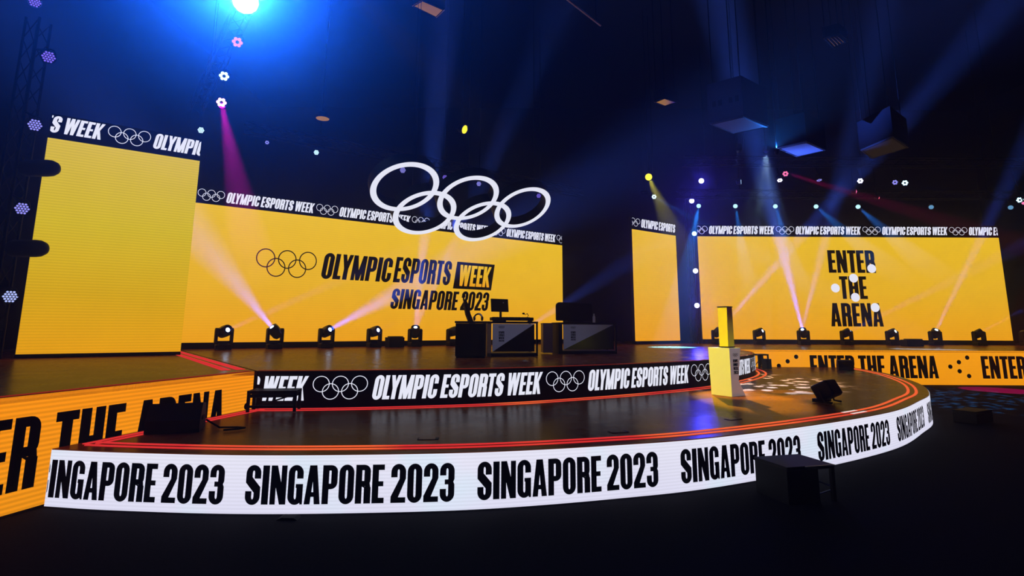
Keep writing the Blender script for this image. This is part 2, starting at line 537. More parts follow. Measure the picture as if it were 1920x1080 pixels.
    if ch == 'K':
        return .42, _rect(0, 0, S_, 1) + [[(.265, 1), (.42, 1), (.235, .50), (.10, .42)], [(.12, .50), (.235, .62), (.42, 0), (.265, 0)]]
    if ch == 'Y':
        return .42, _rect(.21 - S_ / 2, 0, .21 + S_ / 2, .45) + [[(0, 1), (.15, 1), (.285, .40), (.135, .40)], [(.27, 1), (.42, 1), (.285, .40), (.135, .40)]]
    return 0.14, []

def text_polys(txt, u0, u1, v0, v1, shear=0.0, gap=0.042, space=0.135):
    """Convex pieces of a word fitted into u0..u1 by v0..v1; shear leans it."""
    x, parts = 0.0, []
    last = ''
    for ch in txt:
        x -= {'LY': .09, 'PA': .035, 'RT': .02, 'YM': .02, 'TE': .02, 'TH': .01}.get(last + ch, 0.0)
        last = ch
        if ch == ' ':
            x += space
            continue
        gw, ps = _glyph(ch)
        parts += [[(px + x, py) for px, py in q] for q in ps]
        x += gw + gap
    width = x - gap
    h = v1 - v0
    sx = (u1 - u0 - abs(shear) * h) / width
    return [[(u0 + px * sx + shear * py * h, v0 + py * h) for px, py in q] for q in parts]

def ring_polys(u0, u1, v0, v1, stroke=0.085, n=40):
    """Five interlocked rings: three above, two below."""
    w, h = u1 - u0, v1 - v0
    k = w / 6.55
    ky = h / (2 * 1.0 + 0.92) if h else k
    out = []
    for cx, cy in ((1, 1.92), (3.275, 1.92), (5.55, 1.92), (2.1375, 1.0), (4.4125, 1.0)):
        for i in range(n):
            a, b = 2 * PI * i / n, 2 * PI * (i + 1) / n
            ro, ri = 1.0, 1.0 - 2 * stroke
            out.append([(u0 + (cx + r * math.cos(t)) * k, v0 + (cy + r * math.sin(t)) * ky) for r, t in ((ro, a), (ro, b), (ri, b), (ri, a))])
    return out

def disc_polys(u, v, r, n=24):
    return [[(u + r * math.cos(2 * PI * k / n), v + r * math.sin(2 * PI * k / n)) for k in range(n)]]

def clip(polys, lo=None, hi=None, axis=0):
    out = []
    for q in polys:
        for lim, sgn in ((lo, 1), (hi, -1)):
            if lim is None or not q:
                continue
            r = []
            for a, b in zip(q, q[1:] + q[:1]):
                da, db = sgn * (a[axis] - lim), sgn * (b[axis] - lim)
                if da >= 0: r.append(a)
                if (da >= 0) != (db >= 0):
                    t = da / (da - db)
                    r.append((a[0] + (b[0] - a[0]) * t, a[1] + (b[1] - a[1]) * t))
            q = r
        if len(q) >= 3:
            out.append(q)
    return out

def letter_mesh(polys, fn, name, mat, parent):
    mb = MB()
    for q in polys:
        area = sum(a[0] * b[1] - b[0] * a[1] for a, b in zip(q, q[1:] + q[:1]))
        if area < 0:
            q = q[::-1]
        mb.add([fn(u, v) for u, v in q], [tuple(range(len(q)))])
    return mb.build(name, mat, parent, recalc=False)

flat = lambda off: (lambda u, v: (u, -off, v))

# ------------------------------------------------------------------ the room
struct(MB().box((6, 12, -0.1), (44, 40, 0.2)).build('floor', M['carpet']))
struct(MB().box((6, 12, 14.1), (44, 40, 0.2)).build('ceiling', M['ceil_dark']))
struct(MB().box((6, 30.1, 7.0), (44, 0.2, 14.0)).build('wall_back', M['wall_dark']))
struct(MB().box((-14.1, 12, 7.0), (0.2, 36, 14.0)).build('wall_left', M['wall_dark']))
struct(MB().box((26.1, 12, 7.0), (0.2, 36, 14.0)).build('wall_right', M['wall_dark']))

# ------------------------------------------------------------------ stages
LOW = Path(spline([(-4.165, 5.27), (-3.5, 5.17), (-2.4, 5.09), (-1.3, 5.13), (-.2, 5.26), (.98, 5.57), (2.1, 5.98), (3.75, 6.88), (5.28, 7.92),
                   (6.45, 9.05), (7.40, 10.1), (8.5, 11.85), (9.45, 14), (9.95, 15.7), (10.1, 16.85)]))
UPP = Path(spline([(-3.52, 7.86), (-2.93, 7.90), (-1.93, 8.06), (-.3, 8.50), (1.23, 9.28), (2.7, 10.24), (3.98, 11.31), (5.05, 12.55),
                   (5.95, 13.9), (6.5, 15.25), (6.8, 16.9)]))
WA, WB = Vector((-4.885, 2.6)), Vector((-3.545, 7.84))            # foot of the wing's LED face, towards and away from the camera

# low round stage
st = thing('stage_platform', 'low round-fronted dark stage with a white LED face reading SINGAPORE 2023', 'stage', (0, 0, 0))
deck_poly = [tuple(p) for p in LOW.offset(-0.006)] + [(6.82, 16.85)] + [tuple(p) for p in UPP.offset(-0.02)[::-1]][1:]
wing_dir = (WB - WA).normalized()
deck_poly += [(-4.135, 5.40)]
MB().prism(deck_poly, 0.44, 0.5).build('deck', M['deck'], st)
mb = MB(); ribbon(mb, LOW.offset(-0.03), LOW.offset(-0.10), 0.0, 0.44); mb.build('skirt', M['black'], st)
mb = MB()
o1 = LOW.offset(0.0)
n = len(o1)
mb.add([(p.x, p.y, 0.012) for p in o1] + [(p.x, p.y, 0.492) for p in o1], [(i, i + 1, n + i + 1, n + i) for i in range(n - 1)])
face = mb.build('led_face', M['white_led'], st, recalc=False)
polys = []
for u in (-0.11, 1.88, 3.885, 5.95, 8.08, 10.17, 12.32, 14.42, 16.52):
    polys += text_polys('SINGAPORE 2023', u, u + 1.80, 0.090, 0.410)
polys = clip(polys, 0.01, LOW.s[-1] - 0.05)
letter_mesh(polys, lambda u, v: (*LOW.at(u, 0.006), v), 'lettering', M['letter_black'], face)
for d0, d1 in ((-0.17, -0.215), (-0.29, -0.335)):
    mb = MB(); ribbon(mb, LOW.offset(d0)[3:], LOW.offset(d1)[3:], 0.498, 0.507); mb.build('led_strip', M['tape'], st)
mb = MB()
for d0, d1 in ((-0.17, -0.215), (-0.29, -0.335)):
    us = [9.30 + 0.05 * k for k in range(9)]
    ribbon(mb, [LOW.at(u, d0) for u in us], [LOW.at(u, d1) for u in us], 0.5072, 0.509)
mb.build('led_strip', M['tape_white'], st)['label'] = 'short pale stretch of the light tape'
# the tape turns along the foot of the wing's face
def wing_pt(y, off):
    t = (y - WA.y) / (WB.y - WA.y)
    q = WA + (WB - WA) * t
    nn = Vector((wing_dir.y, -wing_dir.x))
    return q + nn * off
for off in (0.10, 0.20):
    mb = MB(); ribbon(mb, [wing_pt(5.46 + off * .4, off), wing_pt(7.80, off)], [wing_pt(5.46 + off * .4, off + .045), wing_pt(7.80, off + .045)], 0.498, 0.507)
    mb.build('led_strip', M['tape'], st)
for off in (0.05, 0.21):
    mb = MB(); ribbon(mb, UPP.offset(off)[2:-4], UPP.offset(off + 0.05)[2:-4], 0.498, 0.507); mb.build('led_strip', M['tape'], st)
for x, y, a in ((-0.83, 5.81, 0.06), (1.16, 6.24, 0.3), (2.75, 7.13, 0.5)):
    mm = Matrix.Translation((x, y, 0.5)) @ Matrix.Rotation(a, 4, 'Z')
    hatch = MB().box((0, 0, 0.001), (0.21, 0.11, 0.004), mm).build('floor_pocket', M['rubber'], st)
    MB().box((-0.012, 0, 0.004), (0.165, 0.095, 0.003), mm).build('lid', M['deck'], hatch)
    MB().box((0.085, 0, 0.004), (0.03, 0.09, 0.003), mm).build('flap', M['black'], hatch)

# upper centre stage
st = thing('stage_platform', 'raised centre stage with a black LED band reading OLYMPIC ESPORTS WEEK', 'stage', (0, 0, 0))
poly = [tuple(p) for p in UPP.offset(-0.006)] + [(6.8, 27.5), (-11.0, 27.5), (-11.0, 17.9)]
poly += [(-8.42, 14.4)]
MB().prism(poly, 0.94, 1.0).build('deck', M['deck'], st)
mb = MB(); ribbon(mb, UPP.offset(-0.03), UPP.offset(-0.12), 0.5, 0.94); mb.build('skirt', M['black'], st)
mb = MB()
o1 = UPP.offset(0.0); n = len(o1)
mb.add([(p.x, p.y, 0.505) for p in o1] + [(p.x, p.y, 0.992) for p in o1], [(i, i + 1, n + i + 1, n + i) for i in range(n - 1)])
face = mb.build('led_face', M['band_black'], st, recalc=False)
polys = []
for k in range(-1, 4):
    u = 1.567 + 3.456 * k
    polys += text_polys('OLYMPIC ESPORTS WEEK', u, u + 2.60, 0.600, 0.930, 0.16)
    polys += ring_polys(u + 2.655, u + 3.40, 0.610, 0.930, 0.045)
polys = clip(polys, 0.02, UPP.s[-1] - 0.1)
letter_mesh(polys, lambda u, v: (*UPP.at(u, 0.006), v), 'lettering', M['letter_white'], face)
mb = MB(); ribbon(mb, UPP.offset(-0.05), UPP.offset(-0.075), 0.998, 1.004); mb.build('led_strip', M['tape_dim'], st)

# wing stage at the left
st = thing('stage_platform', 'raised wing stage at the left edge with an orange LED face reading ENTER THE ARENA', 'stage', (0, 0, 0))
MB().prism([(WA.x, WA.y), (WB.x, WB.y), (-8.46, 14.4), (-13.9, 14.4), (-13.9, 2.6)], 0.94, 1.0).build('deck', M['deck'], st)
mb = MB(); ribbon(mb, [wing_pt(2.6, -.03), wing_pt(7.8, -.03)], [wing_pt(2.6, -.10), wing_pt(7.8, -.10)], 0.0, 0.94); mb.build('skirt', M['black'], st)
mb = MB(); a, b = WA, WB
mb.add([(a.x, a.y, .02), (b.x, b.y, .02), (b.x, b.y, .995), (a.x, a.y, .995)], [(0, 1, 2, 3)])
face = mb.build('led_face', M['orange_wing'], st, recalc=False)
Wn = Vector((wing_dir.y, -wing_dir.x))
def wing_fn(u, v):
    q = WA + wing_dir * u + Wn * 0.006
    return (q.x, q.y, v)
polys = text_polys('ENTER', 1.58, 2.67, 0.197, 0.812) + text_polys('THE', 2.795, 3.495, 0.197, 0.812) + text_polys('ARENA', 3.63, 4.89, 0.197, 0.812)
letter_mesh(disc_polys(5.297, 0.545, 0.045), wing_fn, 'led_dot', M['letter_black'], face)
polys = clip(polys, 0.05, 5.39)
letter_mesh(polys, wing_fn, 'lettering', M['letter_black'], face)
mb = MB(); ribbon(mb, [wing_pt(2.6, -.02), wing_pt(7.8, -.02)], [wing_pt(2.6, -.07), wing_pt(7.8, -.07)], 0.998, 1.005)
mb.build('led_strip', M['tape_dim'], st)
ja, jb = Vector((-3.76, 8.10)), Vector((-8.43, 14.32))
jd = (jb - ja).normalized(); jn = Vector((jd.y, -jd.x))
for off in (0.03, 0.10, 0.22, 0.29):
    mb = MB()
    ribbon(mb, [ja - jn * off, jb - jn * off], [ja - jn * (off + .05), jb - jn * (off + .05)], 0.998, 1.006)
    mb.build('led_strip', M['tape'], st)

# far stage at the right
st = thing('stage_platform', 'far right stage with a yellow LED face reading ENTER THE ARENA', 'stage', (8.879, 16.9, 0))
MB().box((6.985, 5.3, 0.97), (18.06, 10.6, 0.06)).build('deck', M['deck'], st)
MB().box((6.985, 0.06, 0.47), (18.1, 0.06, 0.94)).build('skirt', M['black'], st)
mb = MB(); mb.add([(-2.05, 0, 0.0), (16, 0, 0.0), (16, 0, 1.0), (-2.05, 0, 1.0)], [(0, 1, 2, 3)])
face = mb.build('led_face', M['orange_far'], st, recalc=False)
polys = []
for k in (-1, 0, 1, 2):
    u = 0.03 + 5.11 * k
    polys += text_polys('ENTER THE ARENA', u, u + 3.80, 0.19, 0.845)
    if k < 1:
        for du, dv in ((4.711, .797), (4.447, .663), (4.175, .53), (4.437, .4), (4.70, .262)):
            if u + du > -1.9:
                letter_mesh(disc_polys(u + du, dv, 0.064), flat(0.008), 'led_dot', M['letter_black'], face)
polys = clip(polys, -1.95, 15.9)
letter_mesh(polys, flat(0.008), 'lettering', M['letter_black'], face)

# ------------------------------------------------------------------ LED screens
A35 = R(35.3)
def screen(label, loc, rot, wid, z0, z1, ztop, mat, base_z=1.009):
    t = thing('led_screen', label, 'LED screen', (loc[0], loc[1], base_z), rot)
    zb = base_z
    MB().box((wid / 2, 0.09, (ztop - zb + 0.0) / 2 + (z0 - zb) / 2), (wid, 0.14, ztop - z0)).build('housing', M['black'], t)
    MB().box((wid / 2, 0.06, (z0 - zb) / 2), (wid, 0.24, z0 - zb)).build('plinth', M['black'], t)
    m = MB(); m.add([(0, 0, z0 - zb), (wid, 0, z0 - zb), (wid, 0, z1 - zb), (0, 0, z1 - zb)], [(0, 1, 2, 3)])
    pic = m.build('picture', mat, t, recalc=False)
    m = MB(); m.add([(0, 0, z1 - zb), (wid, 0, z1 - zb), (wid, 0, ztop - zb), (0, 0, ztop - zb)], [(0, 1, 2, 3)])
    band = m.build('header_band', M['band_black'], t, recalc=False)
    return t, pic, band

def shift(polys, dz):
    return [[(u, v - dz) for u, v in q] for q in polys]

# tall screen on the wing stage
t, pic, band = screen('tall yellow LED screen on the left wing stage with two black bites in its edge', (-9.212, 10.5), A35, 2.65, 1.075, 5.285, 5.79, M['yellow_tall'])
polys = text_polys('OLYMPIC ESPORTS WEEK', -1.885, 0.885, 5.395, 5.740, 0.16) + ring_polys(0.935, 1.690, 5.385, 5.745, 0.055)
polys += text_polys('OLYMPIC ESPORTS WEEK', 1.735, 4.505, 5.395, 5.740, 0.16)
letter_mesh(shift(clip(polys, 0.02, 2.64), 1.0), flat(0.006), 'lettering', M['letter_white'], band)

# wide centre screen
t, pic, band = screen('wide yellow LED screen at the back of the centre stage reading SINGAPORE 2023', (-8.817, 15.0), A35, 13.36, 1.172, 5.000, 5.46, M['yellow_wide'])
polys = []
for k in range(-1, 5):
    u = 0.77 + 3.252 * k
    polys += text_polys('OLYMPIC ESPORTS WEEK', u, u + 2.49, 5.085, 5.400, 0.16)
    polys += ring_polys(u + 2.535, u + 3.215, 5.080, 5.405, 0.06)
letter_mesh(shift(clip(polys, 0.02, 13.34), 1.0), flat(0.006), 'lettering', M['letter_white'], band)
polys = ring_polys(1.685, 3.423, 3.050, 3.870, 0.058)
polys += text_polys('OLYMPIC', 3.56, 5.95, 3.075, 3.880, 0.14) + text_polys('ESPORTS', 5.94, 8.20, 3.085, 3.940, 0.14)
polys += text_polys('SINGAPORE', 5.87, 8.50, 2.205, 2.870, 0.15) + text_polys('2023', 8.53, 9.80, 2.215, 2.890, 0.15)
letter_mesh(shift(polys, 1.0), flat(0.006), 'lettering', M['letter_black'], pic)
letter_mesh(shift([[(8.23, 2.975), (9.85, 2.975), (10.01, 3.95), (8.39, 3.95)]], 1.0), flat(0.006), 'word_box', M['letter_black'], pic)
letter_mesh(shift(text_polys('WEEK', 8.42, 9.87, 3.08, 3.845, 0.14), 1.0), flat(0.012), 'box_lettering', M['yellow_wide'], pic)

# narrow screen between
t, pic, band = screen('narrow yellow LED screen standing between the centre stage and the far stage', (4.842, 22.0), A35, 2.74, 1.122, 5.575, 6.10, M['yellow_narrow'])
polys = ring_polys(-0.32, 0.50, 5.70, 6.04, 0.06) + text_polys('OLYMPIC ESPORTS WEEK', 0.545, 3.47, 5.69, 6.045, 0.16)
letter_mesh(shift(clip(polys, 0.02, 2.73), 1.0), flat(0.006), 'lettering', M['letter_white'], band)

# far right screen
t, pic, band = screen('far right yellow LED screen reading ENTER THE ARENA under white dots', (7.987, 23.5), 0.0, 12.98, 1.185, 5.540, 6.06, M['yellow_far'])
polys = []
for k in range(-1, 4):
    u = 0.49 + 3.738 * k
    polys += text_polys('OLYMPIC ESPORTS WEEK', u, u + 2.86, 5.635, 5.99, 0.16)
    polys += ring_polys(u + 2.915, u + 3.70, 5.635, 5.985, 0.06)
letter_mesh(shift(clip(polys, 0.02, 12.96), 1.0), flat(0.006), 'lettering', M['letter_white'], band)
polys = text_polys('ENTER', 5.53, 7.53, 3.985, 4.956) + text_polys('THE', 5.93, 7.08, 2.878, 3.835) + text_polys('ARENA', 5.43, 7.63, 1.730, 2.704)
letter_mesh(shift(polys, 1.0), flat(0.008), 'lettering', M['letter_black'], pic)
for u, v in ((7.36, 4.172), (6.546, 3.758), (5.736, 3.335), (6.546, 2.945), (7.338, 2.523)):
    letter_mesh(shift(disc_polys(u, v, 0.187, 32), 1.0), flat(0.016), 'white_dot', M['dot_white'], pic)

# ------------------------------------------------------------------ the hung ring sculpture
def ring_sculpture():
    C = Vector((-1.0041, 10.7612, 3.9420))
    X = Vector((0.78965157, 0.61355368, -0.00150961)); Z = Vector((0.51741472, -0.66459312, 0.53907141)); N = Vector((0.32974597, -0.42645968, -0.84225871))
    Ro, s, d = 0.6293, 1.3674, 0.5713
    t = thing('ring_sculpture', 'five interlocked white glowing rings hung above the centre stage', 'ring sign', tuple(C))
    Ri = Ro * (1 - 0.175)
    depth = 0.22
    n = 72
    for cx, cz in ((-s, d / 2), (0, d / 2), (s, d / 2), (-s / 2, -d / 2), (s / 2, -d / 2)):
        def pt(r, k, dep):
            a = 2 * PI * k / n
            return (cx + r * math.cos(a)) * X + (cz + r * math.sin(a)) * Z - N * dep
        body = MB()
        vs = []
        for r, dep in ((Ro, 0.004), (Ro, depth), (Ri, depth), (Ri, 0.004)):
            vs += [pt(r, k, dep) for k in range(n)]
        fs = []
        for j in range(3):
            fs += [(j * n + k, j * n + (k + 1) % n, (j + 1) * n + (k + 1) % n, (j + 1) * n + k) for k in range(n)]
        fs += [(3 * n + k, 3 * n + (k + 1) % n, (k + 1) % n, k) for k in range(n)]
        body.add(vs, fs)
        ring = body.build('ring', M['black'], t, smooth=True)
        face = MB()
        face.add([pt(Ro, k, 0) for k in range(n)] + [pt(Ri, k, 0) for k in range(n)], [(k, (k + 1) % n, n + (k + 1) % n, n + k) for k in range(n)])
        f = face.build('glowing_face', M['ring_white'], ring, recalc=False)
    for cx, cz in ((-s, d / 2 + Ro * .9), (0, d / 2 + Ro * .9), (s, d / 2 + Ro * .9), (-s / 2, -d / 2 - Ro * .9), (s / 2, -d / 2 - Ro * .9)):
        q = cx * X + cz * Z - N * 0.2
        MB().cyl(q, (q.x, q.y, 13.996 - C.z), 0.006, n=6).build('hanging_wire', M['truss'], t)
ring_sculpture()

# ------------------------------------------------------------------ floor-standing moving heads
def rot_to(aim):
    """Rotation that turns local -Y to aim, keeping local z upright."""
    f = -Vector(aim).normalized()                 # local +Y
    x = f.cross(Vector((0, 0, 1)))
    x = Vector((1, 0, 0)) if x.length < 1e-4 else x.normalized()
    z = x.cross(f)
    return Matrix((x, f, z)).transposed().to_4x4()

def moving_head(loc, aim, label, power, angle, rotz=0.0, group='moving heads on the stage floor', col=(0.05, 0.14, 1.0), extra=None):
    """aim in world axes."""
    t = thing('moving_head_light', label, 'stage light', loc, rotz, group)
    t.scale = (1.08, 1.08, 1.08)
    MB().box((0, 0, 0.06), (0.36, 0.30, 0.12), bevel=0.02).build('base', M['black'], t)
    y = MB()
    y.cyl((0, 0, 0.12), (0, 0, 0.16), 0.12, 0.10, 20)
    y.box((0, 0, 0.185), (0.38, 0.13, 0.05), bevel=0.015)
    for sx in (-1, 1):
        y.box((sx * 0.172, 0, 0.32), (0.065, 0.19, 0.36), bevel=0.018)
        y.cyl((sx * 0.13, 0, 0.44), (sx * 0.20, 0, 0.44), 0.085, n=20)
    y.build('yoke', M['black'], t)
    al = Matrix.Rotation(-rotz, 3, 'Z') @ Vector(aim).normalized()
    m = Matrix.Translation((0, 0, 0.44)) @ rot_to(al) @ Matrix.Rotation(R(90), 4, 'X')   # local z now runs along the beam
    h = MB().lathe([(0.05, -0.19), (0.10, -0.18), (0.135, -0.12), (0.145, 0.0), (0.142, 0.10), (0.128, 0.155), (0.118, 0.155), (0.112, 0.12)], 28, m)
    head = h.build('head', M['black_gloss'], t, smooth=True)
    MB().lathe([(0.111, 0.121), (0.10, 0.132), (0.06, 0.142), (0.002, 0.146)], 24, m).build('lens', M['lens_blue'], head, smooth=True)
    MB().lathe([(0.050, 0.143), (0.044, 0.152), (0.026, 0.158), (0.002, 0.16)], 32, m).build('lit_centre', M['lamp_white'], head, smooth=True)
    if power > 0:
        q = Vector((0, 0, 0.44)) + al * 0.17
        beam_disc('beam', head, q, al, power, col, angle)
        for a2, p2, an2 in (extra or ()):
            beam_disc('beam', head, q, Matrix.Rotation(-rotz, 3, 'Z') @ Vector(a2).normalized(), p2, col, an2)
    return t

BP = 3.0e5
DC = Vector((math.cos(A35), math.sin(A35), 0)); NC = Vector((math.sin(A35), -math.cos(A35), 0))
def along(d, x, n, z):
    """Direction in a screen's own axes: along it, out of it, up."""
    nn = Vector((d.y, -d.x, 0))
    v = d * x + nn * n + Vector((0, 0, z))
    return (v.x, v.y, v.z)
moving_head((-7.63, 14.92, 1.003), (0.826, -0.497, 0.265), 'black moving head light nearest the tall yellow screen, thin beam to the right', 0.25 * BP, 4, A35)
moving_head((-6.59, 15.66, 1.003), (-0.483, -0.451, 0.751), 'second black moving head light from the tall yellow screen, wide pink beam leaning left', 0.6 * BP, 22, A35)
moving_head((-5.43, 16.48, 1.003), (0.80, -0.474, 0.369), 'third black moving head light from the tall yellow screen, beam leaning right', 0.7 * BP, 13, A35)
moving_head((-4.23, 17.33, 1.003), (0.841, -0.467, 0.274), 'black moving head light just left of the small black box, faint thin beam', 0.2 * BP, 3, A35)
moving_head((-3.11, 18.12, 1.003), (0.143, -0.509, 0.849), 'black moving head light just right of the small black box, bright upright beam', 1.8 * BP, 7, A35,
            extra=[((0.414, -0.468, 0.78), 0.7 * BP, 7)])
moving_head((-1.97, 18.93, 1.003), (0.862, -0.423, 0.279), 'black moving head light half hidden by the black cabinet', 0, 5, A35)
moving_head((0.37, 20.59, 1.003), (0.773, -0.378, 0.506), 'moving head light hidden behind the front gaming desk, beam crossing the dark gap', 0.32 * BP, 11, A35)
moving_head((8.25, 22.5, 1.003), (0.525, -0.438, 0.73), 'black moving head light seen just left of the trophy', 2.8 * BP, 6)
moving_head((9.92, 22.5, 1.003), (0.69, -0.605, 0.397), 'black moving head light seen just right of the trophy, faint thin beam', 0.15 * BP, 3)
moving_head((11.69, 22.5, 1.003), (-0.384, -0.475, 0.792), 'black moving head light below the far right screen with a bright upright beam', 2.8 * BP, 8,
            extra=[((0.026, -0.514, 0.857), 1.2 * BP, 7)])
moving_head((13.42, 22.5, 1.003), (0.762, -0.433, 0.482), 'black moving head light under the word ARENA of the far right screen', 0.7 * BP, 6)
moving_head((15.24, 22.5, 1.003), (0.562, -0.689, 0.457), 'black moving head light right behind the low black box at right', 0.12 * BP, 3)
moving_head((16.97, 22.5, 1.003), (0.132, -0.51, 0.85), 'black moving head light with an upright beam, second last before the right screen edge', 1.3 * BP, 6)
moving_head((18.72, 22.5, 1.003), (0.684, -0.488, 0.542), 'black moving head light nearest the right corner of the far right screen', 0.3 * BP, 5)
moving_head((20.45, 22.3, 1.003), (0.8, -0.55, 0.25), 'black moving head light beyond the right edge of the far right screen', 0, 6)

# low boxes on the stage floor
t = thing('equipment_box', 'small black box on the centre stage between two moving head lights', 'box', (-3.62, 17.45, 1.003), A35)
MB().box((0, 0, 0.15), (0.50, 0.36, 0.30), bevel=0.015).build('body', M['black'], t)
MB().box((0.02, 0, 0.315), (0.40, 0.30, 0.03), bevel=0.01).build('lid', M['black_cloth'], t)
t = thing('equipment_box', 'low black box in front of a moving head light on the far right stage', 'box', (15.15, 21.3, 1.003), 0)
MB().box((0, 0, 0.12), (0.62, 0.4, 0.24), bevel=0.015).build('body', M['black'], t)
MB().box((0.06, 0, 0.255), (0.50, 0.32, 0.03), bevel=0.01).build('lid', M['black_cloth'], t)
t = thing('speaker', 'black loudspeaker beyond the right end of the far right screen', 'speaker', (20.95, 21.3, 1.003), -0.2)
MB().box((0, 0, 0.55), (0.7, 0.6, 1.1), bevel=0.02).build('cabinet', M['black'], t)
MB().box((0, -0.305, 0.55), (0.62, 0.02, 1.0), bevel=0.008).build('grille', M['black_cloth'], t)

# ------------------------------------------------------------------ gaming desks
def desk(loc, rotz, label, wid, side_mat):
    t = thing('gaming_desk', label, 'desk', loc, rotz)
    h = 0.74
    MB().box((wid / 2, 0.34, h - 0.02), (wid, 0.72, 0.04), bevel=0.008).build('tabletop', M['black'], t)
    MB().box((0.05, 0.34, (h - .04) / 2 + 0.0), (0.09, 0.66, h - 0.04)).build('side_panel', side_mat, t)
    pw = wid - 0.20
    x0, x1, z0, z1 = 0.12, 0.12 + pw, 0.10, h - 0.05
    m = MB(); m.add([(x0, 0.0, z0), (x1, 0.0, z1), (x0, 0.0, z1), (x0, 0.02, z0), (x1, 0.02, z1), (x0, 0.02, z1)],
                    [(0, 1, 2), (3, 5, 4), (0, 3, 4, 1), (1, 4, 5, 2), (2, 5, 3, 0)])
    pan = m.build('front_panel', M['white_panel'], t)
    m = MB(); m.add([(x0, 0.004, z0), (x1, 0.004, z0), (x1, 0.004, z1), (x0, 0.024, z0), (x1, 0.024, z0), (x1, 0.024, z1)],
                    [(0, 1, 2), (3, 5, 4), (0, 3, 4, 1), (1, 4, 5, 2), (2, 5, 3, 0)])
    m.build('gloss_panel', M['black_gloss'], t)
    lx = x0 + pw * 0.14
    polys = ring_polys(lx, lx + 0.13, z1 - 0.10, z1 - 0.045, 0.12, 20)
    for k, wd in enumerate(('OLYMPIC', 'ESPORTS', 'WEEK')):
        polys += text_polys(wd, lx + 0.005, lx + 0.125, z1 - 0.21 - 0.06 * k, z1 - 0.16 - 0.06 * k)
    polys += text_polys('SINGAPORE', lx + 0.005, lx + 0.125, z1 - 0.375, z1 - 0.345)
    letter_mesh(polys, flat(0.003), 'lettering', M['letter_black'], pan)
    MB().box((wid / 2, 0.34, 0.035), (wid - 0.02, 0.66, 0.07)).build('plinth', M['black'], t)
    MB().box((wid - 0.02, 0.02, (h - .04) / 2), (0.035, 0.035, h - 0.04)).build('leg', M['black'], t)
    MB().box((wid - 0.02, 0.66, (h - .04) / 2), (0.035, 0.035, h - 0.04)).build('leg', M['black'], t)
    return t
DZ = 1.003
desk((-0.52, 11.95, DZ), R(12), 'front gaming desk with a white and black diagonal panel and a monitor on top', 1.12, M['tan'])
t = thing('side_cabinet', 'plain black cabinet at the left end of the front gaming desk', 'cabinet', (-1.15, 11.42, DZ), R(3))
MB().box((0.32, 0.25, 0.36), (0.62, 0.5, 0.66), bevel=0.006).build('body', M['black'], t)
MB().box((0.32, 0.25, 0.715), (0.66, 0.54, 0.04), bevel=0.008).build('top', M['black_gloss'], t)
MB().box((0.32, 0.25, 0.02), (0.58, 0.46, 0.04)).build('foot_board', M['rubber'], t)
desk((1.12, 13.35, DZ), R(10), 'rear gaming desk with a shaded diagonal panel behind the front one', 1.45, M['black'])
t = thing('side_cabinet', 'dark plum cabinet at the left end of the rear gaming desk', 'cabinet', (0.74, 13.25, DZ), R(3))
MB().box((0.12, 0.25, 0.36), (0.23, 0.5, 0.66), bevel=0.006).build('body', M['maroon'], t)
MB().box((0.12, 0.25, 0.705), (0.24, 0.52, 0.03), bevel=0.006).build('top', M['maroon'], t)

# things on the desks (top at 1.74)
TT = DZ + 0.742
t = thing('monitor', 'black monitor seen from behind on the front gaming desk', 'monitor', (-0.27, 12.55, TT), A35)
MB().box((0, 0, 0.012), (0.24, 0.18, 0.024), bevel=0.006).build('foot', M['black'], t)
MB().box((0.04, 0.02, 0.17), (0.05, 0.03, 0.32), bevel=0.006).build('stem', M['black'], t)
tilt = Matrix.Translation((0, 0, 0.36)) @ Matrix.Rotation(R(-6), 4, 'X')
scr = MB().box((0, 0, 0), (0.46, 0.035, 0.29), tilt, bevel=0.008).build('screen', M['black'], t)
MB().cyl((0.09, -0.017, 0.06), (0.09, -0.020, 0.06), 0.014, n=12, mat=tilt).build('badge', M['bare_metal'], scr)
t = thing('control_console', 'low flat black console lying on the front gaming desk', 'console', (0.02, 12.22, TT), R(12))
MB().box((-0.02, 0.0, 0.05), (0.92, 0.30, 0.07), bevel=0.01).build('body', M['black'], t)
k_ = MB()
for r_ in range(3):
    for c_ in range(12):
        k_.box((-0.42 + c_ * 0.07, -0.07 + r_ * 0.07, 0.088), (0.04, 0.04, 0.008))
k_.build('keypad', M['rubber'], t)
f_ = MB()
for sx in (-1, 1):
    for sy in (-1, 1):
        f_.box((sx * 0.4, sy * 0.12, 0.008), (0.04, 0.04, 0.016))
f_.build('foot', M['rubber'], t)
t = thing('headset', 'dark headset with a pale band on the front gaming desk', 'headset', (-0.70, 11.72, TT), R(20))
m = MB()
for k in range(24):
    pass
m.tube([(0.085 * math.cos(a), 0, 0.05 + 0.095 * math.sin(a)) for a in [PI * k / 16 for k in range(17)]], 0.016, 8)
m.build('headband', M['black'], t, smooth=True)
MB().tube([(0.088 * math.cos(a), -0.002, 0.05 + 0.10 * math.sin(a)) for a in [PI * (0.16 + 0.32 * k / 8) for k in range(9)]], 0.018, 8).build('pale_band', M['white_panel'], t, smooth=True)
for sx in (-1, 1):
    MB().sphere((sx * 0.085, 0, 0.052), 0.052, 14, sc=(0.5, 1, 1)).build('ear_cup', M['black_gloss'], t, smooth=True)
t = thing('microphone', 'small dark microphone on a jointed arm at the right end of the front desk', 'microphone', (0.40, 12.55, TT), R(12))
MB().lathe([(0.05, 0), (0.05, 0.01), (0.015, 0.02)], 16).build('foot', M['black'], t)
MB().tube([(0, 0, 0.02), (-0.05, 0, 0.11), (-0.02, 0, 0.13), (-0.05, 0, 0.18)], 0.008, 8).build('arm', M['black'], t)
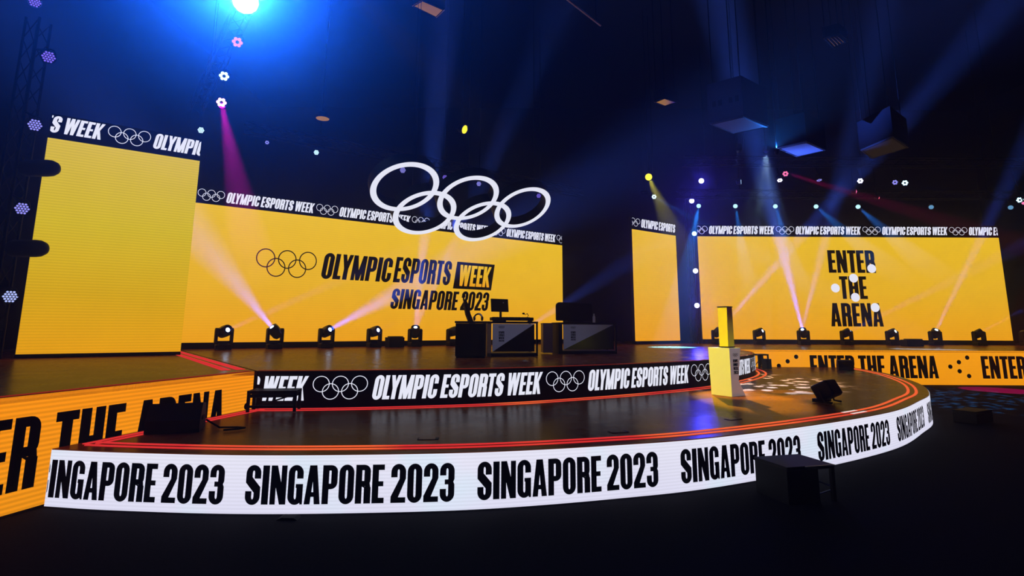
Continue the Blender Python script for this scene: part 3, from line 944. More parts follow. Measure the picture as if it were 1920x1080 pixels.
MB().tube([(-0.05, 0, 0.18), (-0.10, -0.01, 0.15), (-0.13, -0.02, 0.17)], 0.006, 8).build('boom', M['black'], t)
MB().sphere((-0.14, -0.02, 0.178), 0.026, 12, sc=(1.2, 1, 0.8)).build('capsule', M['black_cloth'], t, smooth=True)
t = thing('monitor', 'wide black round-cornered screen back on the rear gaming desk', 'monitor', (1.54, 13.78, TT + 0.02), R(10))
MB().box((0, 0, 0.012), (0.40, 0.24, 0.024), bevel=0.006).build('foot', M['black'], t)
MB().box((0, 0.04, 0.10), (0.10, 0.04, 0.18), bevel=0.006).build('stem', M['black'], t)
c_ = []
for cx, cz, a0 in ((-0.37, 0.38, 90), (-0.42, 0.06, 180), (0.42, 0.06, 270), (0.40, 0.40, 0)):
    rr = 0.09 if a0 == 90 else 0.04
    c_ += [(cx + rr * math.cos(R(a0 + 90 * k / 6)), cz + rr * math.sin(R(a0 + 90 * k / 6))) for k in range(7)]
mm = Matrix.Rotation(R(90), 4, 'X')
MB().prism(c_, -0.03, 0.05, mm).build('screen', M['black'], t)
t = thing('bottle', 'pale water bottle on the rear gaming desk beside the black screen back', 'bottle', (2.03, 13.78, TT), 0)
MB().lathe([(0.030, 0), (0.033, 0.02), (0.033, 0.13), (0.025, 0.16), (0.014, 0.18), (0.013, 0.19)], 16).build('body', M['clear_bottle'], t, smooth=True)
MB().lathe([(0.016, 0.19), (0.016, 0.215)], 12).build('cap', M['white_paint'], t)

# gaming chair whose curved back rises behind the black cabinet
t = thing('gaming_chair', 'dark gaming chair with a curved back rising behind the black cabinet', 'chair', (-1.00, 12.75, DZ), R(8))
t.scale = (1.05, 1.05, 1.19)
b_ = MB()
for k in range(5):
    a = 2 * PI * k / 5
    b_.tube([(0, 0, 0.10), (0.15 * math.cos(a), 0.15 * math.sin(a), 0.09), (0.27 * math.cos(a), 0.27 * math.sin(a), 0.06)], 0.018, 8)
b_.build('star_base', M['black'], t)
for k in range(5):
    a = 2 * PI * k / 5
    MB().cyl((0.27 * math.cos(a) - 0.015 * math.sin(a), 0.27 * math.sin(a) + 0.015 * math.cos(a), 0.03),
             (0.27 * math.cos(a) + 0.015 * math.sin(a), 0.27 * math.sin(a) - 0.015 * math.cos(a), 0.03), 0.03, n=14).build('caster', M['rubber'], t)
MB().cyl((0, 0, 0.08), (0, 0, 0.42), 0.028, n=14).build('gas_column', M['bare_metal'], t)
MB().box((0, 0, 0.46), (0.44, 0.44, 0.09), bevel=0.03).build('seat', M['black_cloth'], t)
prof = [(0.14, 0.48), (0.02, 0.62), (-0.045, 0.76), (-0.075, 0.90), (-0.095, 1.00)]
m = MB()
vs = []
for x, z in prof:
    th = 0.085 if z < 0.95 else 0.05
    hw = 0.25 if z < 0.95 else 0.20
    vs += [(x - 0.0, -hw, z), (x + th, -hw * .85, z + 0.02), (x + th, hw * .85, z + 0.02), (x, hw, z)]
fs = []
for i in range(len(prof) - 1):
    for k in range(4):
        fs.append((i * 4 + k, i * 4 + (k + 1) % 4, i * 4 + 4 + (k + 1) % 4, i * 4 + 4 + k))
fs += [(0, 3, 2, 1), tuple(4 * (len(prof) - 1) + k for k in range(4))]
m.add(vs, fs)
m.build('backrest', M['black_cloth'], t, smooth=True)
for sy in (-1, 1):
    MB().tube([(-0.07, sy * 0.09, 0.96), (-0.095, sy * 0.09, 1.04), (-0.10, sy * 0.09, 1.09)], 0.014, 8).build('headrest_post', M['black'], t)
MB().box((-0.095, 0, 1.115), (0.055, 0.26, 0.085), bevel=0.02).build('headrest', M['black_cloth'], t)

# ------------------------------------------------------------------ trophy on its plinth
PX = thing('plinth', 'white plinth with a notched right side standing on the round stage', 'plinth', (3.63, 9.40, 0.503), R(33))
# the profile lies in the x-z plane of the right face, extruded back along +y
H = 0.785
prof = [(0, 0), (0.36, 0), (0.205, 0.25), (0.30, H), (0, H)]
E_ = 0.40
def left_taper(y):
    return y
m = MB()
m.add([(x, 0, z) for x, z in prof] + [(x, E_ + (0.02 if z > 0.3 else 0.0), z) for x, z in prof],
      [(0, 1, 2, 3, 4), (9, 8, 7, 6, 5), (0, 5, 6, 1), (1, 6, 7, 2), (2, 7, 8, 3), (3, 8, 9, 4), (4, 9, 5, 0)])
body = m.build('body', M['white_paint'], PX)
polys = ring_polys(0.085, 0.215, H - 0.145, H - 0.085, 0.10, 20)
for k, wd in enumerate(('OLYMPIC', 'ESPORTS', 'WEEK')):
    polys += text_polys(wd, 0.08, 0.205, H - 0.235 - 0.062 * k, H - 0.185 - 0.062 * k)
polys += text_polys('2023', 0.08, 0.205, H - 0.425, H - 0.375)
letter_mesh(polys, flat(0.003), 'lettering', M['letter_black'], body)
TR = thing('trophy', 'tall polished gold trophy block standing on the white plinth', 'trophy', (3.68, 9.40, 0.506 + H), R(33))
m = MB()
secs = [(0.0, 0.0), (0.35, 0.05), (0.66, 0.12)]
cx, cy = 0.125, 0.19
vs = []
for z, tw in secs:
    for sx, sy in ((-1, -1), (1, -1), (1, 1), (-1, 1)):
        hx, hy = 0.085, 0.085
        x, y = sx * hx, sy * hy
        vs.append((cx + x * math.cos(tw) - y * math.sin(tw), cy + x * math.sin(tw) + y * math.cos(tw), 0.02 + z))
fs = []
for i in range(2):
    for k in range(4):
        fs.append((i * 4 + k, i * 4 + (k + 1) % 4, i * 4 + 4 + (k + 1) % 4, i * 4 + 4 + k))
fs += [(3, 2, 1, 0), (8, 9, 10, 11)]
m.add(vs, fs)
m.build('gold_block', M['gold'], TR)
MB().box((cx, cy, 0.01), (0.19, 0.19, 0.02)).build('base', M['black_gloss'], TR)
mm = Matrix.Translation((cx, cy, 0)) @ Matrix.Rotation(0.12, 4, 'Z')
MB().box((0, 0, 0.688), (0.185, 0.185, 0.016), mm).build('cap', M['black_gloss'], TR)

# ------------------------------------------------------------------ floor monitors, steps, cases
def wedge(loc, rotz, label, wid, hgt, dep, cable=None):
    t = thing('stage_monitor_speaker', label, 'speaker', loc, rotz)
    p = [(-dep / 2, 0), (dep / 2, 0), (dep / 2, hgt * 0.45), (dep * 0.18, hgt), (-dep * 0.30, hgt * 0.92), (-dep / 2, hgt * 0.30)]
    m = MB()
    n = len(p)
    m.add([(-wid / 2, y, z) for y, z in p] + [(wid / 2, y, z) for y, z in p],
          [tuple(range(n)), tuple(range(2 * n - 1, n - 1, -1))] + [(k, n + k, n + (k + 1) % n, (k + 1) % n) for k in range(n)])
    m.build('cabinet', M['black'], t)
    a, b = Vector((0, p[5][0], p[5][1])), Vector((0, p[4][0], p[4][1]))
    d = (b - a).normalized(); nn = Vector((0, -d.z, d.y))
    g = MB()
    q = [a + d * 0.02 + nn * 0.004, b - d * 0.02 + nn * 0.004]
    w2 = wid / 2 - 0.02
    vs = [(-w2, *q[0].yz), (w2, *q[0].yz), (w2, *q[1].yz), (-w2, *q[1].yz)]
    vs += [(v[0], v[1] + nn.y * 0.012, v[2] + nn.z * 0.012) for v in vs]
    g.add(vs, [(0, 1, 2, 3), (4, 7, 6, 5), (0, 4, 5, 1), (1, 5, 6, 2), (2, 6, 7, 3), (3, 7, 4, 0)])
    g.build('grille', M['black_cloth'], t)
    for sx in (-1, 1):
        MB().box((sx * (wid / 2 + 0.004), dep * 0.05, hgt * 0.45), (0.012, 0.12, 0.04), bevel=0.004).build('handle', M['rubber'], t)
    if cable:
        MB().tube(cable, 0.010, 6).build('cable', M['rubber'], t, smooth=True)
    return t
wedge((-3.57, 6.15, 0.508), R(200), 'large black wedge speaker on the left of the round stage by the orange face', 0.50, 0.29, 0.38,
      [(-0.28, 0.0, 0.10), (-0.42, 0.02, 0.012), (-0.60, 0.06, 0.012), (-0.68, 0.12, 0.012), (-0.62, 0.18, 0.012), (-0.48, 0.20, 0.012)])
t = thing('stage_monitor_speaker', 'black tilted box speaker near the right rim of the round stage', 'speaker', (4.83, 8.75, 0.508), R(38))
mm = Matrix.Translation((0, 0, 0.175)) @ Matrix.Rotation(R(-28), 4, 'X')
MB().box((0, 0, 0), (0.33, 0.27, 0.25), mm, bevel=0.03).build('cabinet', M['black'], t)
MB().box((0, -0.14, 0), (0.28, 0.016, 0.21), mm, bevel=0.006).build('grille', M['black_cloth'], t)
for sx in (-1, 1):
    MB().tube([(sx * 0.15, -0.14, 0.012), (sx * 0.17, -0.03, 0.02), (sx * 0.19, 0.03, 0.20)], 0.014, 8).build('bracket', M['black'], t)
MB().box((0, 0.08, 0.025), (0.30, 0.16, 0.05), bevel=0.006).build('foot', M['black'], t)
wedge((9.15, 15.55, 0.508), R(-20), 'small black wedge speaker on the far rim of the round stage', 0.36, 0.28, 0.32)

def step_unit(loc, rotz, label, wid, dep, hgt, mid=True):
    t = thing('stage_steps', label, 'steps', loc, rotz)
    MB().box((0, 0, hgt - 0.02), (wid, dep, 0.04), bevel=0.006).build('tread', M['black'], t)
    for sx in (-1, 1):
        for sy in (-1, 1):
            MB().box((sx * (wid / 2 - 0.02), sy * (dep / 2 - 0.02), (hgt - 0.04) / 2), (0.035, 0.035, hgt - 0.04)).build('leg', M['black'], t)
    MB().box((0, -dep / 2 + 0.012, hgt - 0.004), (wid, 0.010, 0.012)).build('edge_trim', M['bare_metal'], t)
    if mid:
        MB().box((0, -dep / 2 + 0.02, 0.07), (wid - 0.05, 0.02, 0.03)).build('rail', M['black'], t)
    MB().tube([(-wid / 2 + .03, dep / 2 - 0.02, 0.03), (wid / 2 - .03, dep / 2 - 0.02, hgt - 0.06)], 0.011, 8).build('brace', M['truss'], t)
    return t
t = step_unit((-3.14, 7.60, 0.51), R(8), 'small black step standing against the black LED band at the left', 0.62, 0.30, 0.27)
MB().box((0, 0.0, 0.20), (0.56, 0.26, 0.04), bevel=0.006).build('lower_board', M['black'], t)
t = step_unit((7.07, 16.05, 0.51), R(12), 'black steps at the right end of the black LED band behind the plinth', 0.34, 0.28, 0.40)
MB().box((0.0, -0.26, 0.14), (0.16, 0.20, 0.28), bevel=0.006).build('lower_step', M['black'], t)
# the larger step unit in front of the white face
t = thing('stage_steps', 'black steps with a bare metal brace on the floor before the white LED face', 'steps', (2.77, 5.72, 0.0), R(15))
MB().box((0, 0.0, 0.315), (0.54, 0.46, 0.035), bevel=0.006).build('tread', M['black'], t)
MB().box((-0.255, 0.0, 0.15), (0.025, 0.44, 0.30)).build('side_panel', M['black'], t)
MB().box((-0.10, -0.215, 0.15), (0.30, 0.025, 0.30)).build('front_panel', M['black'], t)
for sx in (0.06, 0.25):
    for sy in (-0.21, 0.21):
        MB().box((sx, sy, 0.15), (0.035, 0.035, 0.30)).build('leg', M['black'], t)
MB().box((0.10, -0.232, 0.327), (0.34, 0.008, 0.010)).build('edge_trim', M['bare_metal'], t)
MB().tube([(0.08, 0.19, 0.20), (0.24, -0.19, 0.13)], 0.008, 8).build('brace', M['bare_metal'], t)
MB().tube([(0.08, -0.19, 0.06), (0.24, -0.19, 0.09)], 0.008, 8).build('brace', M['bare_metal'], t)
MB().tube([(0.08, 0.19, 0.255), (0.16, 0.19, 0.265)], 0.008, 8).build('brace', M['bare_metal'], t)
t = thing('floor_case', 'low dark case on the floor right of the round stage', 'case', (8.15, 10.15, 0.0), R(30))
MB().box((0, 0, 0.10), (0.62, 0.36, 0.18), bevel=0.01).build('body', M['black'], t)
MB().box((0, -0.175, 0.17), (0.60, 0.012, 0.010)).build('edge_trim', M['truss'], t)
MB().box((0, 0, 0.205), (0.62, 0.36, 0.03), bevel=0.008).build('lid', M['black'], t)
t = thing('cable_ramp', 'small black rubber lump at the foot of the white LED face', 'cable cover', (-1.88, 5.02, 0.0), 0)
MB().prism([(-0.09, 0), (0.09, 0), (0.06, 0.018), (-0.05, 0.02)], -0.05, 0.05, Matrix.Rotation(R(90), 4, 'X')).build('cover', M['rubber'], t)

# ------------------------------------------------------------------ trusses, towers and hung lamps
CEIL = 14.0
def truss(label, a, b, size=0.30, drops=3, group=None, bays=None):
    """Box truss from a to b: four chords, lacing and drop rods."""
    a, b = Vector(a), Vector(b)
    t = thing('lighting_truss', label, 'truss', tuple(a), 0, group)
    d = b - a; L = d.length; dn = d.normalized()
    if abs(dn.z) > 0.9:
        s1, s2 = Vector((1, 0, 0)), Vector((0, 1, 0))
    else:
        s1 = dn.cross(Vector((0, 0, 1))).normalized(); s2 = Vector((0, 0, 1))
    h = size / 2
    cs = [s1 * i * h + s2 * j * h for i, j in ((-1, -1), (1, -1), (1, 1), (-1, 1))]
    for c in cs:
        MB().cyl(c, c + d, 0.024, n=8).build('chord', M['truss'], t)
    m = MB()
    nb = bays or max(3, int(L / (size * 1.6)))
    for k in range(nb):
        p, q = d * (k / nb), d * ((k + 1) / nb)
        for i in range(4):
            c0, c1 = cs[i], cs[(i + 1) % 4]
            m.cyl(c0 + p, (c1 + q) if k % 2 else (c1 + q), 0.010, n=5, cap=False)
    m.build('lacing', M['truss'], t)
    if abs(dn.z) < 0.9:
        for k in range(drops):
            p = d * ((k + .5) / drops)
            MB().cyl(p + s2 * h, Vector((p.x, p.y, CEIL - 0.004 - a.z)), 0.012, n=6).build('drop_rod', M['truss'], t)
    return t
def on_line(x, n, z):
    q = Vector((-8.817, 15.0, 0)) + DC * x + NC * n
    return (q.x, q.y, z)
truss('dark lighting truss above the wide centre screen', on_line(1.0, 0.5, 7.25), on_line(14.0, 0.5, 7.25))
truss('dark lighting truss above the left wing stage', (-9.4, 15.6, 8.0), (-4.2, 8.6, 8.0), drops=2)
truss('dark lighting truss just above the far right screen', (6.6, 21.5, 6.92), (21.5, 21.5, 6.92))
truss('dark lighting truss hung higher in front of the far right screen', (6.4, 20.0, 7.80), (20.5, 20.0, 7.80))
truss('dark upright truss tower left of the tall yellow screen', (-9.15, 9.85, 1.02), (-9.15, 9.85, 7.4), 0.26)
truss('dark upright truss tower left of the far right screen', (7.42, 22.75, 1.02), (7.42, 22.75, 7.2), 0.26)

def wash_lamp(loc, aim, rad, style, mat, label, group=None, top=CEIL, side=None, body_len=1.0, hang=None):
    """Hung wash lamp: yoke, body, lit lens. top: where its clamp pole ends; side: a point on a tower it is bracketed to."""
    t = thing('wash_light', label, 'stage light', loc, 0, group)
    aim = Vector(aim).normalized()
    m = Matrix.Identity(4) @ rot_to(aim) @ Matrix.Rotation(R(90), 4, 'X')       # local z along aim
    r = rad
    L = max(0.16, r * 1.5) * body_len
    MB().lathe([(r * .55, -L), (r * .95, -L * .85), (r * 1.12, -L * .3), (r * 1.15, 0), (r * 1.06, 0.0), (r * 1.04, -0.015)], 24, m).build('body', M['black'], t, smooth=True)
    y = MB()
    back = m @ Vector((0, 0, -L * .5))
    rr = r * 1.3
    arc = [back + Vector((rr * 1.0 * math.cos(a), 0, rr * 1.15 * math.sin(a))) for a in [PI * k / 12 for k in range(13)]]
    y.tube(arc, 0.014, 6)
    y.build('yoke', M['black'], t)
    if hang is not None:
        p0, p1 = Vector(hang[0]), Vector(hang[1])
        dn = (p1 - p0).normalized(); s1 = dn.cross(Vector((0, 0, 1))).normalized()
        best = None
        for sg in (-1, 1):
            c0 = p0 + s1 * sg * 0.15
            q = c0 + dn * (Vector(loc) - c0).dot(dn)
            q = Vector((q.x, q.y, q.z - 0.15 - 0.042))
            dd = (Vector((q.x, q.y)) - Vector(loc).xy).length
            if best is None or dd < best[0]:
                best = (dd, q)
        side = best[1]
    if side is not None:
        MB().tube([back + Vector((0, 0, rr * 1.1)), Vector(side) - Vector(loc)], 0.018, 6).build('bracket', M['black'], t)
    else:
        MB().cyl(back + Vector((0, 0, rr * 1.1)), Vector((back.x, back.y, top - 0.004 - loc[2])), 0.016, n=6).build('hanger_pole', M['black'], t)
    lens = MB()
    def dot(x, yy, q, z=0.004):
        lens.add([m @ Vector((x + q * math.cos(2 * PI * k / 12), yy + q * math.sin(2 * PI * k / 12), z)) for k in range(12)] +
                 [m @ Vector((x, yy, z + q * .35))], [(k, (k + 1) % 12, 12) for k in range(12)])
    if style == 'flower':
        for k in range(6):
            dot(r * .66 * math.cos(PI * k / 3), r * .66 * math.sin(PI * k / 3), r * .36)
    elif style == 'grid':
        for j in range(-2, 3):
            nn = 5 - abs(j)
            for i in range(nn):
                dot((i - (nn - 1) / 2) * r * .42, j * r * .38, r * .17)
    else:
        dot(0, 0, r)
    lens.build('lit_lens', mat, t)
    MB().lathe([(r * 1.03, -0.012), (0.003, -0.012), (0.002, -0.02)], 20, m).build('lens_plate', M['black_gloss'], t)
    return t
def to_cam(loc, dx=0.0, dz=0.0):
    v = Vector((0, 0, 1.6)) - Vector(loc)
    v.normalize()
    return (v.x + dx, v.y, v.z + dz)

TR_C = (on_line(1.0, 0.5, 7.25), on_line(14.0, 0.5, 7.25))
TR_W = ((-9.4, 15.6, 8.0), (-4.2, 8.6, 8.0))
TR_R = ((6.6, 21.5, 6.92), (21.5, 21.5, 6.92))
TR_U = ((6.4, 20.0, 7.80), (20.5, 20.0, 7.80))
# --- the blinding key lamp and the lamps around it
KEY = (-4.75, 9.0, 7.30)
t = wash_lamp(KEY, to_cam(KEY), 0.21, 'disc', M['lamp_key'], 'blinding blue-white lamp at the top of the blue haze', hang=TR_W)
spot('beam', t, to_cam(KEY)[0:3] and Vector(to_cam(KEY)) * 0.16, (0.30, -0.95, 0.10), 1.5e5, (0.010, 0.115, 1.0), 90, 1.0, 0.12)
L1 = (-5.90, 11.0, 7.61)
wash_lamp(L1, to_cam(L1), 0.105, 'flower', M['lamp_pink'], 'pink six-lens wash light just below the blinding lamp', 'six-lens wash lights at left', hang=TR_W)
L2 = (-6.67, 12.0, 7.31)
wash_lamp(L2, to_cam(L2), 0.105, 'flower', M['lamp_ice'], 'white six-lens wash light between the pink one and the magenta beam', 'six-lens wash lights at left', hang=TR_W)
L3 = (-6.95, 12.5, 6.88)
t = wash_lamp(L3, to_cam(L3), 0.11, 'flower', M['lamp_magenta'], 'pink-white six-lens wash light casting the magenta beam', 'six-lens wash lights at left', hang=TR_W)
spot('beam', t, Vector(to_cam(L3)) * 0.05, (-0.132, 0.723, -0.678), 4.5e5, (1.0, 0.0, 0.75), 17, 0.5, 0.05)
L4 = (-7.96, 13.5, 6.55)
wash_lamp(L4, to_cam(L4), 0.075, 'grid', M['lamp_ice'], 'small pale blue dotted light above the right corner of the tall yellow screen', hang=TR_W)
# --- tower lights at the far left
TW = 'violet dotted lights on the left tower'
for (x, z, mt, lb) in ((-8.72, 6.58, 'lamp_violet', 'topmost violet dotted light on the tower left of the tall yellow screen'),
                       (-8.78, 5.24, 'lamp_blue', 'blue dotted light on the left tower level with the words S WEEK'),
                       (-8.78, 3.67, 'lamp_blue', 'blue dotted light on the left tower between the two black bites of the screen'),
                       (-8.75, 2.10, 'lamp_tower', 'lowest and whitest dotted light on the left tower')):
    q = (x, 9.7, z)
    wash_lamp(q, to_cam(q), 0.105, 'grid', M[mt], lb, TW, side=(-8.996 if z > 6 else -8.990, 9.700 if z > 6 else 9.696, z + (0.15 if z > 6 or z < 3 else 0.25)))
q = (-10.37, 11.0, 8.53)
wash_lamp(q, to_cam(q, 0.15), 0.11, 'grid', M['lamp_violet'], 'violet dotted light cut by the top left of the photo')
for z, lb in ((4.42, 'upper black rounded lamp housing sticking out over the tall yellow screen edge'), (2.95, 'lower black rounded lamp housing sticking out over the tall yellow screen edge')):
    t = thing('lamp_housing', lb, 'stage light', (-8.52, 9.7, z), 0, 'unlit black lamp housings on the left tower')
    mm = Matrix.Rotation(R(90), 4, 'Y')
    MB().lathe([(0.02, -0.35), (0.13, -0.34), (0.15, -0.30), (0.155, 0.08), (0.145, 0.17), (0.11, 0.245), (0.05, 0.285), (0.003, 0.295)], 28, mm).build('body', M['black'], t, smooth=True)
    MB().tube([(-0.30, 0.0, 0.0), (-0.40, 0.01, 0.03), (-0.468, 0.012, 0.05)], 0.02, 6).build('bracket', M['black'], t)
# --- row above the centre screen
for k, (x, y, z, rr, mt, lb) in enumerate(((-7.19, 15.54, 6.93, .055, 'lamp_lilac', 'faint lilac lamp on the truss above the left part of the wide centre screen'),
        (-6.03, 16.36, 6.90, .075, 'lamp_ice', 'small pale blue lamp on the truss between the magenta beam and the white rings'),
        (-3.69, 18.01, 6.83, .095, 'lamp_blue', 'pale blue lamp seen through the largest white ring'),
        (-2.38, 18.94, 6.84, .085, 'lamp_violet', 'violet lamp seen in the gap between the two larger upper white rings'),
        (-1.23, 19.76, 6.83, .085, 'lamp_blue', 'violet-blue lamp seen through the middle upper white ring'),
        (1.05, 21.37, 6.78, .085, 'lamp_violet', 'violet lamp seen through the smallest upper white ring'))):
    q = (x, y, z)
    wash_lamp(q, to_cam(q), rr, 'grid' if k else 'flower', M[mt], lb, 'lamps on the truss above the centre screen', hang=TR_C)
# --- single lamps
q = (-1.27, 14.0, 6.79)
t = wash_lamp(q, (0.80, -0.42, -0.42), 0.115, 'disc', M['lamp_yellow'], 'bright yellow lens turned aside, alone above the white rings')
YL = q
q = (5.09, 20.0, 7.19)
t = wash_lamp(q, to_cam(q), 0.13, 'disc', M['lamp_yellow'], 'round yellow lamp with a yellow beam above the narrow yellow screen')
spot('beam', t, Vector(to_cam(q)) * .05, (-1.30, -10.75, -6.65), 2.0e4, (0.92, 0.84, 0.02), 8, 0.6, 0.05)
q = (5.37, 20.4, 6.53)
t = wash_lamp(q, to_cam(q), 0.085, 'flower', M['lamp_ice'], 'pale blue six-lens lamp with a blue beam above the narrow yellow screen')
spot('beam', t, Vector(to_cam(q)) * .05, (0.795, -0.243, -0.556), 1.6e5, (0.05, 0.2, 1.0), 8, 0.4, 0.05)
# --- blue row on the tower left of the far right screen
for (x, y, z, rr, mt, lb) in ((7.05, 20.0, 7.05, .095, 'lamp_bluewhite', 'bright blue-white lamp highest above the left corner of the far right screen'),
        (7.42, 22.3, 6.82, .10, 'lamp_bluewhite', 'bright blue-white lamp just below the highest by the far right screen'),
        (7.46, 22.3, 5.45, .095, 'lamp_ice', 'pale blue lamp level with the header of the far right screen'),
        (7.43, 22.3, 3.92, .10, 'lamp_bluewhite', 'blue-white lamp halfway up the left edge of the far right screen'),
        (7.42, 22.3, 2.53, .10, 'lamp_bluewhite', 'lowest blue-white lamp beside the left edge of the far right screen')):
    q = (x, y, z)
    t = wash_lamp(q, to_cam(q), rr, 'disc', M[mt], lb, 'blue-white lamps by the far right screen', side=(7.523, 22.597, z + .15) if y > 22 else None, hang=TR_U if y < 22 else None)
    spot('beam', t, Vector(to_cam(q)) * .06, to_cam(q), 240, (0.06, 0.05, 1.0), 120, 1.0, 0.08)
# --- cyan row just above the far right screen
for (x, ax, mt, p, lb) in ((7.42, (-0.315, -0.421, -0.85), 'lamp_cyan', 1, 'first pale cyan lamp from the left in the row above the far right screen'),
        (8.88, (0.307, 0.549, -0.777), 'lamp_cyan', 1, 'second pale cyan lamp from the left in the row above the far right screen'),
        (10.47, (0.447, 0.521, -0.727), 'lamp_cyan', 1, 'third pale cyan lamp from the left in the row above the far right screen'),
        (12.09, (0.795, 0.403, -0.454), 'lamp_cyan', 1, 'fourth pale cyan lamp from the left in the row, beam slanting right'),
        (13.76, (0.801, 0.40, -0.444), 'lamp_cyan', 1, 'fifth and brightest pale cyan lamp in the row, beam slanting right'),
        (16.67, (0.2, -0.3, -1), 'lamp_dimcyan', 0, 'dim teal lamp over the right half of the far right screen'),
        (19.83, (0.1, -0.4, -1), 'lamp_dimcyan', 0, 'dim teal lamp at the right edge of the photo')):
    q = (x, 21.5, 6.43)
    a = Vector(ax).normalized(); c = Vector(to_cam(q)).normalized()
    t = wash_lamp(q, (a * .25 + c).normalized(), 0.085, 'disc', M[mt], lb, 'pale cyan lamps above the far right screen', hang=TR_R)
    if p:
        spot('beam', t, a * .13 + c * .02, a, 1.9e5, (0.02, 0.25, 1.0), 15, 0.5, 0.05)
# --- upper row
for (x, y, z, ax, st_, rr, mt, lb) in ((8.52, 20, 7.02, (0.85, -0.35, 0), 'flower', .09, 'lamp_ice', 'narrow turned-aside pale blue lamp, leftmost of the upper row'),
        (9.98, 20, 7.09, (-.2, -0.6, -.9), 'flower', .09, 'lamp_bluewhite', 'pale lilac lamp facing down just below the pink six-lens lamp'),
        (11.45, 20, 7.10, (0.0, -0.3, -1), 'flower', .09, 'lamp_lilac', 'thin lilac lamp facing the floor in the middle of the upper row'),
        (12.98, 20, 7.08, (-.5, -0.8, -.3), 'flower', .095, 'lamp_bluewhite', 'bluish lamp above the fifth cyan lamp'),
        (14.27, 20, 7.03, (-.8, -0.7, -.2), 'flower', .09, 'lamp_blue', 'half-hidden blue lamp beside the white six-lens lamp at right'),
        (10.21, 20, 7.34, None, 'flower', .10, 'lamp_pink', 'pink six-lens lamp casting the dark red beam to the right'),
        (12.78, 20, 6.67, (.85, -.5, -.1), 'disc', .085, 'lamp_pink', 'narrow pink lens turned aside in the red beam'),
        (13.61, 20, 6.43, (.7, -.6, -.3), 'disc', .045, 'lamp_red', 'tiny red lamp at the end of the red beam'),
        (14.64, 20, 7.01, None, 'flower', .10, 'lamp_ice', 'white six-lens lamp at right with a faint blue beam'),
        (18.83, 20, 6.38, None, 'flower', .10, 'lamp_ice', 'pale blue six-lens lamp at the right edge of the photo'),
        (18.47, 19.5, 6.14, None, 'disc', .05, 'lamp_pink', 'small pink lamp at the right edge under the six-lens lamp')):
    q = (x, y, z)
    t = wash_lamp(q, ax or to_cam(q), rr, st_, M[mt], lb, 'small lamps of the upper right row', hang=TR_U)
    if 'red beam to' in lb:
        spot('beam', t, (0.05, -.05, 0), (0.9, -0.21, -0.383), 2e5, (1.0, 0.0, 0.25), 7, 0.4, 0.05)
    if 'faint blue beam' in lb:
        spot('beam', t, (0.05, -.05, 0), (0.884, -0.282, -0.374), 1.2e4, (0.05, 0.12, 1.0), 7, 0.4, 0.05)

# ------------------------------------------------------------------ hung ceiling boxes
def hung_box(corners, z0, z1, label, slots=0, slats=0, ztop=CEIL):
    cx = sum(c[0] for c in corners) / 4; cyy = sum(c[1] for c in corners) / 4
    t = thing('ceiling_box', label, 'ceiling box', (cx, cyy, z0))
    P = [(x - cx, y - cyy) for x, y in corners]
    small = (z1 - z0) < 0.5
    MB().prism(P, 0.02, z1 - z0).build('shell', M['slot_soffit'] if slots else M['blue_grey'], t)
    MB().prism([(x * .97, y * .97) for x, y in P], -0.012, 0.02).build('bottom_panel', M['pale_board' if small else 'soffit_board'], t)
    e = MB()
    for (x0, y0), (x1, y1) in zip(P, P[1:] + P[:1]):
        e.cyl((x0 * .90, y0 * .90, -0.016), (x1 * .90, y1 * .90, -0.016), 0.010, n=6)
    e.build('panel_bead', M['black'], t)
    a, b = Vector((*P[0], 0)), Vector((*P[1], 0))
    d = (b - a); nn = Vector((d.y, -d.x, 0)).normalized()
    if (a + b).dot(nn) < 0: nn = -nn
    for k in range(slots):
        f = (0.14, 0.32, 0.62, 0.80)[k]
        q = a + d * f + nn * 0.003
        m = MB(); u = d.normalized()
        for s0, s1 in ((0, 0.10),):
            vs = [q + u * s0 + Vector((0, 0, .42)), q + u * s1 + Vector((0, 0, .42)), q + u * s1 + Vector((0, 0, .58)), q + u * s0 + Vector((0, 0, .58))]
            m.add(vs + [v + nn * .01 for v in vs], [(0, 1, 2, 3), (4, 5, 6, 7), (0, 1, 5, 4), (1, 2, 6, 5), (2, 3, 7, 6), (3, 0, 4, 7)])
        m.build('vent_slot', M['black'], t)
    if slats:
        for k in range(slats):
            f = (k + .5) / slats
            p0 = Vector((*P[0], 0)).lerp(Vector((*P[1], 0)), f) * .9; p1 = Vector((*P[3], 0)).lerp(Vector((*P[2], 0)), f) * .9
            MB().cyl(p0 + Vector((0, 0, -.03)), p1 + Vector((0, 0, -.03)), 0.018, n=6).build('slat', M['black'], t)
    if ztop > z1 + 0.05:
        for x, y in P:
            MB().cyl((x * .8, y * .8, z1 - z0), (x * .8, y * .8, ztop - 0.004 - z0), 0.012, n=6).build('drop_rod', M['truss'], t)
    return t
M['soffit_board'] = principled('dark_soffit_board', (0.04, 0.04, 0.045), 0.6, spec=0.05, noise=0.1)
M['slot_soffit'] = principled('slotted_soffit_paint', (0.03, 0.03, 0.035), 0.8, spec=0.03, noise=0.1)
M['blue_grey'] = principled('dark_painted_soffit', (0.003, 0.003, 0.004), 0.8, spec=0.03, noise=0.1)
hung_box([(5.23, 14.05), (5.92, 13.47), (6.92, 14.25), (6.20, 14.82)], 7.0, 8.1, 'hung ceiling box with four vent slots and a blue-lit underside', slots=4)
hung_box([(7.98, 16.04), (8.56, 15.41), (9.58, 16.20), (9.01, 16.87)], 7.0, 7.9, 'hung ceiling box whose pale underside glows blue, right of the slotted box')
hung_box([(10.60, 16.21), (10.75, 14.93), (11.9, 15.9), (11.52, 17.05)], 7.0, 7.9, 'hung ceiling box faintly lit blue, rightmost of the three')
